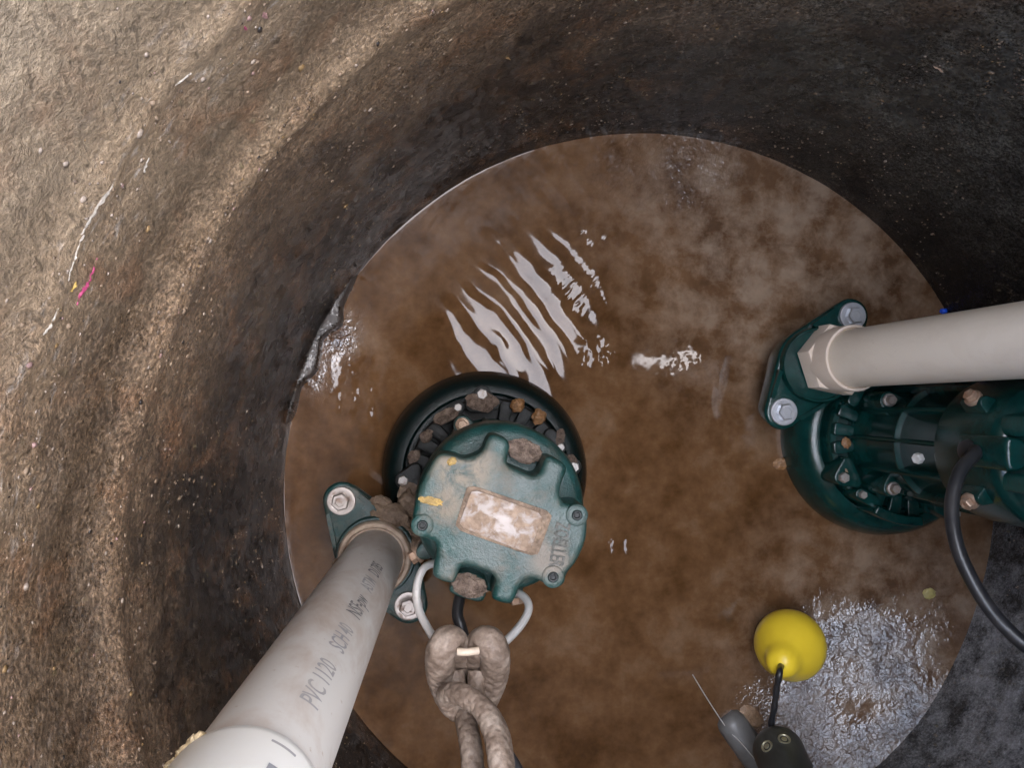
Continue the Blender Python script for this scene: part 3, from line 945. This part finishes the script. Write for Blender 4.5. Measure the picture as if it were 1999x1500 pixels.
    cap = bm_obj('cap', bm, mc, root, auto=50)
    # blocks seen in the two notches
    for (pp, zt) in (([(905, 478), (1060, 540), (1030, 640), (880, 580)], 0.322), ([(598, 1240), (760, 1290), (744, 1420), (700, 1440), (520, 1380), (545, 1320)], 0.330)):
        q = [z2(Lp(*zc_(p), zt)) for p in pp]
        bm = bmesh.new()
        prism(bm, chaikin(q, 2), 0.27, zt, 0.004, 3)
        b = bm_obj('housing_block', bm, M['cap'] if muddy else mb, root)
        if muddy:
            cxy = (sum(p[0] for p in q) / len(q), sum(p[1] for p in q) / len(q))
            bm = bmesh.new()
            blob(bm, (cxy[0], cxy[1] + 0.002, zt), 0.0135, 0.0085, 0.004, 0.3, 2.5, 4, 3.3 + zt, rot=R_(-18))
            bm_obj('sediment_clump', bm, M['grit'], root)
    # rims round the screw holes
    for (px, py) in ((1278, 918), (374, 978), (1138, 1280)):
        c = z2(Lp(*zc_((px, py)), CAPZ))
        bm = bmesh.new()
        lathe(bm, [(0.0082, CAPZ - 0.002), (0.0080, CAPZ + 0.0010), (0.0070, CAPZ + 0.0018), (0.0040, CAPZ + 0.0018), (0.0034, CAPZ + 0.0008)], center=c, n=26)
        s = bm_obj('screw_boss', bm, mc, root)
        bm = bmesh.new()
        lathe(bm, [(0.0037, CAPZ + 0.0012), (0.0033, CAPZ + 0.0022), (0.0022, CAPZ + 0.0021), (0.0016, CAPZ + 0.0010)], center=c, n=18)
        bm_obj('screw', bm, M['blackgap'], s)
    # recessed panel, nameplate and cast letters
    corner = [(665, 765), (1082, 912), (1000, 1146), (583, 985)]
    fr = [(640, 735), (1142, 905), (1045, 1170), (560, 1000)]
    q = [Vector(z2(Lp(*zc_(p), CAPZ + 0.0008))) for p in fr]
    bm = bmesh.new()
    prism(bm, chaikin([z2(v) for v in q], 2, 0.08), CAPZ - 0.003, CAPZ + 0.0007, 0.0005, 2)
    bm_obj('plate_seat', bm, M['mud'] if muddy else mc, root)
    q = [Vector(z2(Lp(*zc_(p), CAPZ + 0.002))) for p in corner]
    bm = bmesh.new()
    prism(bm, chaikin([z2(v) for v in q], 2, 0.08), CAPZ, CAPZ + 0.0019, 0.0004, 2)
    bm_obj('nameplate', bm, M['plate'] if muddy else M['steel'], root)
    # lettering cast into the cap, half buried under dried dirt
    p0, p1 = Lp(*zc_((1192, 960)), CAPZ), Lp(*zc_((1146, 1222)), CAPZ)
    dv = (p1 - p0); ang = math.atan2(dv.y, dv.x)
    cu = bpy.data.curves.new('lettering', 'FONT')
    cu.body = 'ZOELLER'
    cu.size = 0.0150; cu.extrude = 0.0006; cu.offset = 0.0003; cu.resolution_u = 2
    to = bpy.data.objects.new('tmp', cu); COL.objects.link(to)
    bpy.context.view_layer.update()
    me = bpy.data.meshes.new_from_object(to.evaluated_get(bpy.context.evaluated_depsgraph_get()))
    bpy.data.objects.remove(to)
    xs = [v.co.x for v in me.vertices]
    sc = dv.length / (max(xs) - min(xs))
    me.transform(Matrix.Translation((p0.x, p0.y, CAPZ + 0.0002)) @ Matrix.Rotation(ang, 4, 'Z') @ Matrix.Diagonal((sc, 1.0, 1, 1)) @ Matrix.Translation((-min(xs), -0.004, 0)))
    link_mesh('lettering', me, mat_letter if muddy else mc, root, smooth=False)
    # bail screws on the side of the housing
    for a in (212, 281):
        t = R_(a)
        bm = bmesh.new()
        prism(bm, hull2(circ((math.cos(t) * 0.071, math.sin(t) * 0.071), 0.006, 14) + circ((math.cos(t) * 0.062, math.sin(t) * 0.062), 0.009, 14)), 0.262, 0.288, 0.002, 2)
        bm_obj('bail_lug', bm, mb, root)
        hexbolt('bail_screw', root, (math.cos(t) * 0.0765, math.sin(t) * 0.0765, 0.277), 0.0056, 0.005, M['rustbolt'], washer=0.0075, axis=(math.cos(t), math.sin(t), 0.2))
    # cable gland
    t = R_(247)
    ax = Vector((math.cos(t), math.sin(t), 0.15)).normalized()
    Mx = Matrix.Translation((math.cos(t) * 0.0605, math.sin(t) * 0.0605, 0.282)) @ ax.to_track_quat('Z', 'Y').to_matrix().to_4x4()
    bm = bmesh.new()
    lathe(bm, [(0.0125, 0.0), (0.0120, 0.007), (0.0095, 0.010), (0.0085, 0.014), (0.0060, 0.015)], n=24, mat=Mx)
    bm_obj('cable_gland', bm, M['rubber'], root)
    return root

mat_letter = mat_mud('letter_dirt', (0.05, 0.055, 0.05), (0.15, 0.145, 0.13), 0.6, 90)
PUMPS = 'green sewage pumps standing in the sump'
lp = pump(LC, 0.0, 'dirt-caked green pump seen from above, silvery nameplate on its cap', PUMPS, (M['volute'], M['body'], M['flange'], M['cap']), True)
RC = Vector((0.497, -0.0455, 0.0))
RROT = R_(-69)
rp = pump(RC, RROT, 'clean glossy green pump at the right edge beside the cream pipe', PUMPS, (M['clean'], M['clean'], M['clean'], M['cleancap']), False)

# dirt on the near pump
bm = bmesh.new()
for (px, py, z, sx, sy, sz, rt) in ((765, 1010, 0.094, 0.022, 0.014, 0.010, -0.6), (800, 985, 0.080, 0.014, 0.016, 0.012, 0.3), (806, 1060, 0.088, 0.018, 0.013, 0.012, -0.9), (770, 1045, 0.096, 0.016, 0.010, 0.008, -0.9), (745, 985, 0.094, 0.012, 0.008, 0.005, -0.5), (820, 1020, 0.075, 0.014, 0.020, 0.010, 0.1)):
    c = Lp(px, py, z)
    blob(bm, c, sx, sy, sz, 0.28, 1.8, 4, px * 0.37, rt)
bm_obj('mud_deposit', bm, M['mud'], lp)
for (px, py, z, sx, sy, sz, rt, mt) in ((944, 785, 0.084, 0.0155, 0.0095, 0.004, -0.1, 'grit'), (872, 812, 0.082, 0.0145, 0.0065, 0.004, 0.45, 'grit'), (832, 852, 0.075, 0.0085, 0.006, 0.005, 0.7, 'grit'), (808, 892, 0.075, 0.0075, 0.006, 0.005, 0.9, 'grit'),
                                     (1010, 792, 0.076, 0.0075, 0.008, 0.006, -0.3, 'ochre'), (1052, 815, 0.076, 0.0075, 0.008, 0.006, -0.6, 'ochre'), (906, 852, 0.110, 0.013, 0.010, 0.006, 0.5, 'ochre'), (1093, 856, 0.080, 0.0055, 0.009, 0.004, -0.2, 'grit'), (1115, 903, 0.083, 0.006, 0.008, 0.004, 0.3, 'grit'), (797, 962, 0.082, 0.010, 0.010, 0.004, 0.2, 'mud')):
    c = Lp(px, py, z)
    bm = bmesh.new()
    blob(bm, c, sx * 1.0, sy * 1.0, sz * 0.75, 0.4, 1.2, 3, px * 0.21, rt)
    bm_obj('sediment_clump', bm, M[mt], lp)
# dried scum patches on the cap
for (px, py, sx, sy, rt, mt) in ((842, 979, 0.0085, 0.0030, -0.2, None), (882, 901, 0.0036, 0.0026, 0.6, None)):
    c = Lp(px, py, CAPZ)
    bm = bmesh.new()
    blob(bm, (c.x, c.y, CAPZ), sx, sy, 0.0012, 0.4, 2.5, 3, px, rt)
    bm_obj('yellow_stain', bm, M['ochre_yel'] if 'ochre_yel' in M else M.setdefault('ochre_yel', mat_mud('yellow_scum', (0.22, 0.15, 0.06), (0.50, 0.33, 0.09), 0.5, 80)), lp)
# rusty sediment on the other pump
for (px, py, z, sx, sy, sz, rt, mt) in ((1652, 925, 0.081, 0.007, 0.012, 0.002, 0.2, 'mud'), (1652, 865, 0.073, 0.005, 0.006, 0.002, 0.0, 'ochre'), (1640, 815, 0.049, 0.016, 0.007, 0.002, 0.6, 'grit')):
    c = P(px, py, z) - RC
    c = Matrix.Rotation(-RROT, 3, 'Z') @ c
    bm = bmesh.new()
    blob(bm, c, sx, sy, sz, 0.35, 2.2, 3, px * 0.21, rt - RROT)
    bm_obj('sediment_clump', bm, M[mt], rp)

# bail of the near pump
bm = bmesh.new()
pts = [P(862, 1098, 0.300), P(846, 1101, 0.306), P(826, 1112, 0.314), P(814, 1145, 0.322), P(816, 1185, 0.33), P(832, 1222, 0.34), P(856, 1256, 0.352), P(895, 1278, 0.362), P(930, 1280, 0.366), P(962, 1270, 0.362), P(990, 1250, 0.352), P(1016, 1222, 0.340), P(1031, 1195, 0.330), P(1030, 1176, 0.322), P(1018, 1162, 0.312), P(1004, 1158, 0.30)]
tube(bm, catmull([p - LC for p in pts], 8), 0.0031, n=14)
bm_obj('handle', bm, M['steel'], lp, auto=60)

# ------------------------------------------------------------------ discharge pipes
def pipe_text(body, size, z_start, ang, r, axis0, mat, root, spread=1.0, name='pipe_print', up=-1):
    cu = bpy.data.curves.new(name, 'FONT')
    cu.body = body; cu.size = size; cu.resolution_u = 3; cu.offset = 0.00012; cu.space_character = spread
    to = bpy.data.objects.new('tmp', cu); COL.objects.link(to)
    bpy.context.view_layer.update()
    me = bpy.data.meshes.new_from_object(to.evaluated_get(bpy.context.evaluated_depsgraph_get()))
    bpy.data.objects.remove(to)
    bm = bmesh.new(); bm.from_mesh(me)
    for q in range(-2, 12):
        bmesh.ops.bisect_plane(bm, geom=bm.verts[:] + bm.edges[:] + bm.faces[:], plane_co=(0, size * 0.09 * q, 0), plane_no=(0, 1, 0))
    for v in bm.verts:
        x, y = v.co.x, v.co.y - size * 0.35
        a = ang + y / r
        v.co = Vector((axis0[0] + math.cos(a) * (r + 0.0003), axis0[1] + math.sin(a) * (r + 0.0003), z_start - x))
    bm.to_mesh(me); bm.free()
    return link_mesh(name, me, mat, root, smooth=False)

PL = P(733, 1087, 0.10)
pr = 0.0291
left_pipe = empty('discharge_pipe', (PL.x, PL.y, 0.098), 'grey-white plastic pipe rising from the dirt-caked pump, faded print along it', 'pipe', 'plastic discharge pipes')
bm = bmesh.new()
lathe(bm, [(pr, -0.01), (pr, 0.90)], n=64)
bm_obj('pipe', bm, M['pvc'], left_pipe, auto=50)
bm = bmesh.new()
lathe(bm, [(0.0372, -0.004), (0.0375, 0.010), (0.0368, 0.0145), (0.0355, 0.016), (0.0322, 0.0155), (0.0303, 0.012)], n=48, rfun=lambda a: 1 + 0.006 * math.sin(3 * a) + 0.004 * math.sin(11 * a))
bm_obj('threaded_adapter', bm, M['adapter'], left_pipe)
zc0 = 0.505
bm = bmesh.new()
lathe(bm, [(0.0293, zc0), (0.0312, zc0 - 0.0005), (0.0320, zc0 + 0.0015), (0.0322, zc0 + 0.006), (0.0322, zc0 + 0.09), (0.0294, zc0 + 0.092)], n=64)
bm_obj('coupling', bm, M['coupling'], left_pipe, auto=40)
# beads of yellowed glue squeezed out along the edge of the coupling
GL = mat_mud('glue_bead', (0.45, 0.33, 0.17), (0.72, 0.60, 0.40), 0.35, 90)
bm = bmesh.new()
for k in range(22):
    a = R_(122 + k * 2.1) + rng.normal(0, 0.01)
    blob(bm, (math.cos(a) * 0.0312, math.sin(a) * 0.0312, zc0 - 0.001 + rng.normal(0, 0.0012)), 0.0022 * rng.uniform(0.6, 1.3), 0.0022 * rng.uniform(0.6, 1.3), 0.0020 * rng.uniform(0.5, 1.4), 0.4, 2, 2, k)
for k in range(16):
    a = R_(150) + rng.normal(0, 0.05)
    blob(bm, (math.cos(a) * 0.0324, math.sin(a) * 0.0324, zc0 + 0.004 + k * 0.0042), 0.0016 * rng.uniform(0.5, 1.4), 0.0016, 0.002 * rng.uniform(0.5, 1.3), 0.4, 2, 2, k + 60)
bm_obj('glue_bead', bm, GL, left_pipe)
bm = bmesh.new()
blob(bm, (math.cos(R_(160)) * pr, math.sin(R_(160)) * pr, 0.085), 0.0035, 0.004, 0.005, 0.3, 2, 3, 5)
bm_obj('mud_spot', bm, M['mud'], left_pipe)
aT = R_(52)
for body, zs, sz, mt in (('PVC 1120', 0.462, 0.0150, 'ink'), ('SCH 40', 0.382, 0.0150, 'ink'), ('NSF-pw', 0.312, 0.0160, 'ink2'), ('ASTM', 0.242, 0.0150, 'ink'), ('D1785', 0.192, 0.0150, 'ink2')):
    pipe_text(body, sz, zs, aT, pr, (0, 0), M[mt], left_pipe, 0.95, up=1)
pipe_text('I', 0.016, zc0 + 0.012, aT + 0.05, 0.0322, (0, 0), M['ink'], left_pipe, up=1)
# grey block printed on the coupling
def patch(a0, a1, z0, z1, r, mat, root, name):
    bm = bmesh.new()
    rows = []
    for i in range(9):
        a = a0 + (a1 - a0) * i / 8
        rows.append([bm.verts.new((math.cos(a) * r, math.sin(a) * r, z)) for z in (z0, z1)])
    for A, B in zip(rows, rows[1:]): bm.faces.new((A[0], A[1], B[1], B[0]))
    return bm_obj(name, bm, mat, root)
patch(R_(44), R_(59), zc0 + 0.026, zc0 + 0.075, 0.0325, flat_mat('grey_block_ink', (0.30, 0.31, 0.34), 0.5), left_pipe, 'pipe_print')

B0 = P(1624, 704, 0.10)
RT = P(2000, 664, 0.345)
axis = (RT - B0).normalized()
right_pipe = empty('discharge_pipe', B0, 'cream plastic pipe with hexagonal adapter, crossing the right edge', 'pipe', 'plastic discharge pipes')
right_pipe.rotation_euler = axis.to_track_quat('Z', 'Y').to_euler()
bm = bmesh.new()
lathe(bm, [(0.0298, 0.0), (0.0298, 0.92)], n=64)
bm_obj('pipe', bm, M['pvc2'], right_pipe, auto=50)
bm = bmesh.new()
hexo = [(0.0392 * math.cos(R_(60 * i + 12)), 0.0392 * math.sin(R_(60 * i + 12))) for i in range(6)]
prism(bm, hexo, -0.004, 0.017, 0.0016, 3)
bm_obj('hexagon_adapter', bm, M['adapter2'], right_pipe, auto=30)
bm = bmesh.new()
lathe(bm, [(0.0345, 0.012), (0.0345, 0.0385), (0.0338, 0.0405), (0.0318, 0.0410), (0.0300, 0.0375)], n=56)
bm_obj('socket', bm, M['adapter2'], right_pipe, auto=40)

# ------------------------------------------------------------------ cables
def cable(pts, r, label, mat, name='power_cable', group='black pump cables'):
    o0 = Vector(pts[0])
    bm = bmesh.new()
    tube(bm, catmull(pts, 10), r, n=16)
    for v in bm.verts: v.co -= o0
    o = bm_obj(name, bm, mat, None, auto=60)
    o.location = o0
    tag(o, label, 'cable', group)
    return o
g = RC + Matrix.Rotation(RROT, 3, 'Z') @ Vector((math.cos(R_(247)) * 0.074, math.sin(R_(247)) * 0.074, 0.284))
ga = Matrix.Rotation(RROT, 3, 'Z') @ Vector((math.cos(R_(247)), math.sin(R_(247)), 0.1))
cable([g - ga * 0.006, P(1905, 884, 0.296), P(1874, 922, 0.304), P(1858, 985, 0.312), P(1864, 1050, 0.322), P(1885, 1110, 0.33), P(1925, 1180, 0.34), P(1975, 1238, 0.35), P(2040, 1290, 0.37), P(2150, 1370, 0.43), P(2300, 1480, 0.55), P(2500, 1700, 0.66)], 0.0055, 'thick black cable curving down from the clean pump at the right', M['rubber'])
gl = LC + Vector((math.cos(R_(247)) * 0.079, math.sin(R_(247)) * 0.079, 0.275))
ul = Vector((math.cos(R_(247)), math.sin(R_(247)), 0.05))
cable([gl - ul * 0.006, P(893, 1195, 0.285), P(900, 1225, 0.29), P(910, 1262, 0.29), P(925, 1330, 0.29), P(955, 1420, 0.29), P(1008, 1500, 0.30), P(1060, 1620, 0.34), P(1150, 1900, 0.42)], 0.0046, 'black cable passing behind the rope below the nameplate', M['rubber'])

# ------------------------------------------------------------------ lifting rope
rope = empty('lifting_rope', P(915, 1300, 0.36), 'grey-brown braided rope hitched round the steel handle', 'rope')
ro = rope.location
def braid(a, L):
    # two families of strands crossing on the surface
    return 1 + 0.12 * (max(abs(math.sin(2.5 * a + L * 420)), abs(math.sin(2.5 * a - L * 420 + 0.8))) - 0.7)
def rope_piece(name, pts, r):
    bm = bmesh.new()
    c = catmull([Vector(p) - ro for p in pts], 26)
    tube(bm, c, r, n=60, rfun=braid)
    return bm_obj(name, bm, M['rope'], rope, auto=None)
rope_piece('loop', [P(900, 1385, 0.362), P(880, 1365, 0.366), P(862, 1320, 0.372), P(860, 1275, 0.384), P(874, 1252, 0.384), P(890, 1262, 0.374), P(900, 1300, 0.355), P(898, 1345, 0.345)], 0.0100)
rope_piece('loop', [P(925, 1395, 0.362), P(945, 1365, 0.366), P(964, 1318, 0.372), P(966, 1275, 0.384), P(952, 1252, 0.384), P(934, 1264, 0.374), P(924, 1300, 0.355), P(922, 1345, 0.345)], 0.0100)
rope_piece('strand', [P(888, 1310, 0.372), P(893, 1345, 0.375), P(902, 1385, 0.378)], 0.0062)
rope_piece('strand', [P(932, 1310, 0.372), P(930, 1345, 0.375), P(922, 1400, 0.378)], 0.0066)
rope_piece('hitch', [P(915, 1400, 0.375), P(880, 1380, 0.383), P(873, 1358, 0.395), P(900, 1356, 0.412), P(938, 1380, 0.425), P(962, 1425, 0.44), P(974, 1480, 0.455), P(980, 1560, 0.47), P(990, 1700, 0.5), P(1010, 2100, 0.58)], 0.0068)
rope_piece('hitch', [P(915, 1375, 0.38), P(945, 1385, 0.398), P(972, 1430, 0.418), P(982, 1485, 0.432), P(990, 1570, 0.45), P(1000, 1720, 0.48), P(1020, 2100, 0.56)], 0.0068)
rope_piece('tail', [P(905, 1390, 0.38), P(912, 1420, 0.392), P(920, 1465, 0.405), P(924, 1520, 0.415), P(930, 1640, 0.44), P(940, 2000, 0.52)], 0.0072)
bm = bmesh.new()
tube(bm, [P(894, 1273, 0.394) - ro, P(912, 1274, 0.396) - ro, P(934, 1271, 0.394) - ro], 0.0026, n=12)
bm_obj('whipping', bm, flat_mat('pale_twine', (0.48, 0.39, 0.30), 0.5), rope)

# ------------------------------------------------------------------ float switch
fc = P(1542, 1260, 0.045)
fl = empty('float_switch', fc, 'bright yellow pear-shaped float beside the bluish scum', 'float')
tip = P(1519, 1312, 0.105)
ax = (tip - fc).normalized()
Mx = ax.to_track_quat('Z', 'Y').to_matrix().to_4x4()
bm = bmesh.new()
R0 = 0.0392
prof = [(0.0001, -R0)] + [(R0 * math.cos(R_(a)), R0 * math.sin(R_(a))) for a in range(-80, 36, 8)] + [(0.0262, 0.0320), (0.0218, 0.0375), (0.0190, 0.0430), (0.0172, 0.0490), (0.0148, 0.0540), (0.0105, 0.0580), (0.0052, 0.0598), (0.0001, 0.0602)]
lathe(bm, prof, n=64, mat=Mx)
bm_obj('float_ball', bm, M['yellow'], fl, auto=None)
bm = bmesh.new()
st = Mx @ Vector((0, 0, 0.054))
wpts = [st, tip - fc + Vector((0, 0, 0.004)), P(1516, 1345, 0.102) - fc, P(1512, 1380, 0.092) - fc, P(1506, 1412, 0.085) - fc, P(1505, 1440, 0.085) - fc]
tube(bm, catmull(wpts, 8), 0.0033, n=12, rfun=lambda a, L: 1 + 0.12 * math.sin(L * 300))
bm_obj('cord', bm, M['rubber'], fl, auto=60)

# black body at the bottom edge
b0 = P(1520, 1468, 0.10); b1 = P(1590, 1640, 0.20)
sw = empty('switch_body', b0, 'dark rounded housing with two screw sockets at the bottom edge', 'switch')
ax = (b1 - b0).normalized()
Mx = ax.to_track_quat('Z', 'Y').to_matrix().to_4x4()
Lb = (b1 - b0).length
bm = bmesh.new()
rb = 0.0265
prof = [(0.0001, -rb * 0.85)] + [(rb * math.cos(R_(a)), rb * 0.85 * math.sin(R_(a))) for a in range(-80, 1, 8)] + [(rb, Lb * 0.5), (rb, Lb + 0.1)]
lathe(bm, prof, n=56, mat=Mx)
bm_obj('housing', bm, M['blackplastic'], sw, auto=None)
for (px, py) in ((1497, 1458), (1531, 1444)):
    # socket faces the lens side of the dome
    o_ = Vector((0, 0, H)); dd = ray(px, py).normalized()
    best = None
    for k in range(2000):
        q = o_ + dd * (0.70 + k * 0.0002)
        l = Mx.inverted() @ (q - b0)
        rr_ = math.hypot(l.x, l.y)
        inside = (l.z >= 0 and rr_ < rb) or (l.z < 0 and (rr_ / rb) ** 2 + (l.z / (rb * 0.85)) ** 2 < 1)
        if inside:
            best = (q, l); break
    if best is None: continue
    q, l = best
    nl = Vector((l.x / rb ** 2, l.y / rb ** 2, (l.z / (rb * 0.85) ** 2) if l.z < 0 else 0)).normalized()
    nw = (Mx.to_3x3() @ nl).normalized()
    Ms = Matrix.Translation(q - b0) @ nw.to_track_quat('Z', 'Y').to_matrix().to_4x4()
    bm = bmesh.new()
    lathe(bm, [(0.0066, -0.002), (0.0064, 0.0008), (0.0055, 0.0010), (0.0044, -0.0002), (0.0030, -0.0006), (0.0028, 0.0006), (0.0016, 0.0009)], n=24, mat=Ms)
    bm_obj('screw_socket', bm, M['brass'], sw)

# grey tube lying in the water and the thin wire over it
t0, t1 = P(1432, 1418, 0.0), P(1560, 1600, 0.02)
tb = empty('grey_tube', t0, 'dull grey tube end half sunk in brown water near the dark housing', 'tube')
bm = bmesh.new()
v = (t1 - t0)
tube(bm, [v * (-0.13), v * (-0.10), v * (-0.04), v * 0.05, v * 0.4, v], lambda t: 0.0175 * (0.55 if t < 0.1 else 0.85 if t < 0.3 else 1.0), n=32)
bm_obj('tube_wall', bm, M['tubegrey'], tb, auto=60)
w0 = P(1352, 1318, 0.002)
bm = bmesh.new()
tube(bm, catmull([P(1352, 1318, 0.001) - w0, P(1385, 1372, 0.004) - w0, P(1420, 1424, 0.012) - w0, P(1450, 1455, 0.022) - w0, P(1490, 1505, 0.03) - w0, P(1560, 1600, 0.04) - w0], 8), 0.00065, n=8)
wire = bm_obj('wire', bm, M['steel'])
wire.location = w0
tag(wire, 'thin shiny wire running over the half sunk grey tube', 'wire')

# ------------------------------------------------------------------ floating bits
def bit(name, px, py, z, sx, sy, sz, mat, label, cat='debris', rt=0.0, amp=0.3):
    c = P(px, py, z)
    bm = bmesh.new()
    blob(bm, (0, 0, 0), sx, sy, sz, amp, 2, 3, px * 0.13, rt)
    o = bm_obj(name, bm, mat)
    o.location = c
    tag(o, label, cat, 'scraps floating on the water')
bit('floating_scrap', 1814, 1160, 0.001, 0.0075, 0.0068, 0.003, flat_mat('yellow_scrap', (0.42, 0.36, 0.14), 0.4), 'pale yellow scrap floating between the black cable and the float')
bit('floating_scrap', 1526, 905, 0.001, 0.0105, 0.0065, 0.003, M['ochre'], 'orange lump floating just left of the clean pump', rt=0.2)
bit('floating_scrap', 1842, 608, 0.003, 0.0045, 0.0035, 0.003, flat_mat('blue_scrap', (0.02, 0.11, 0.85), 0.2), 'tiny blue scrap at the waterline above the cream pipe')  # bright blue speck built as a small blob
bit('floating_scrap', 1466, 1400, 0.001, 0.016, 0.010, 0.0025, mat_mud('tan_leaf', (0.25, 0.15, 0.08), (0.40, 0.27, 0.18), 0.4), 'tan scrap floating beside the float cord above the dark housing', rt=-0.7)
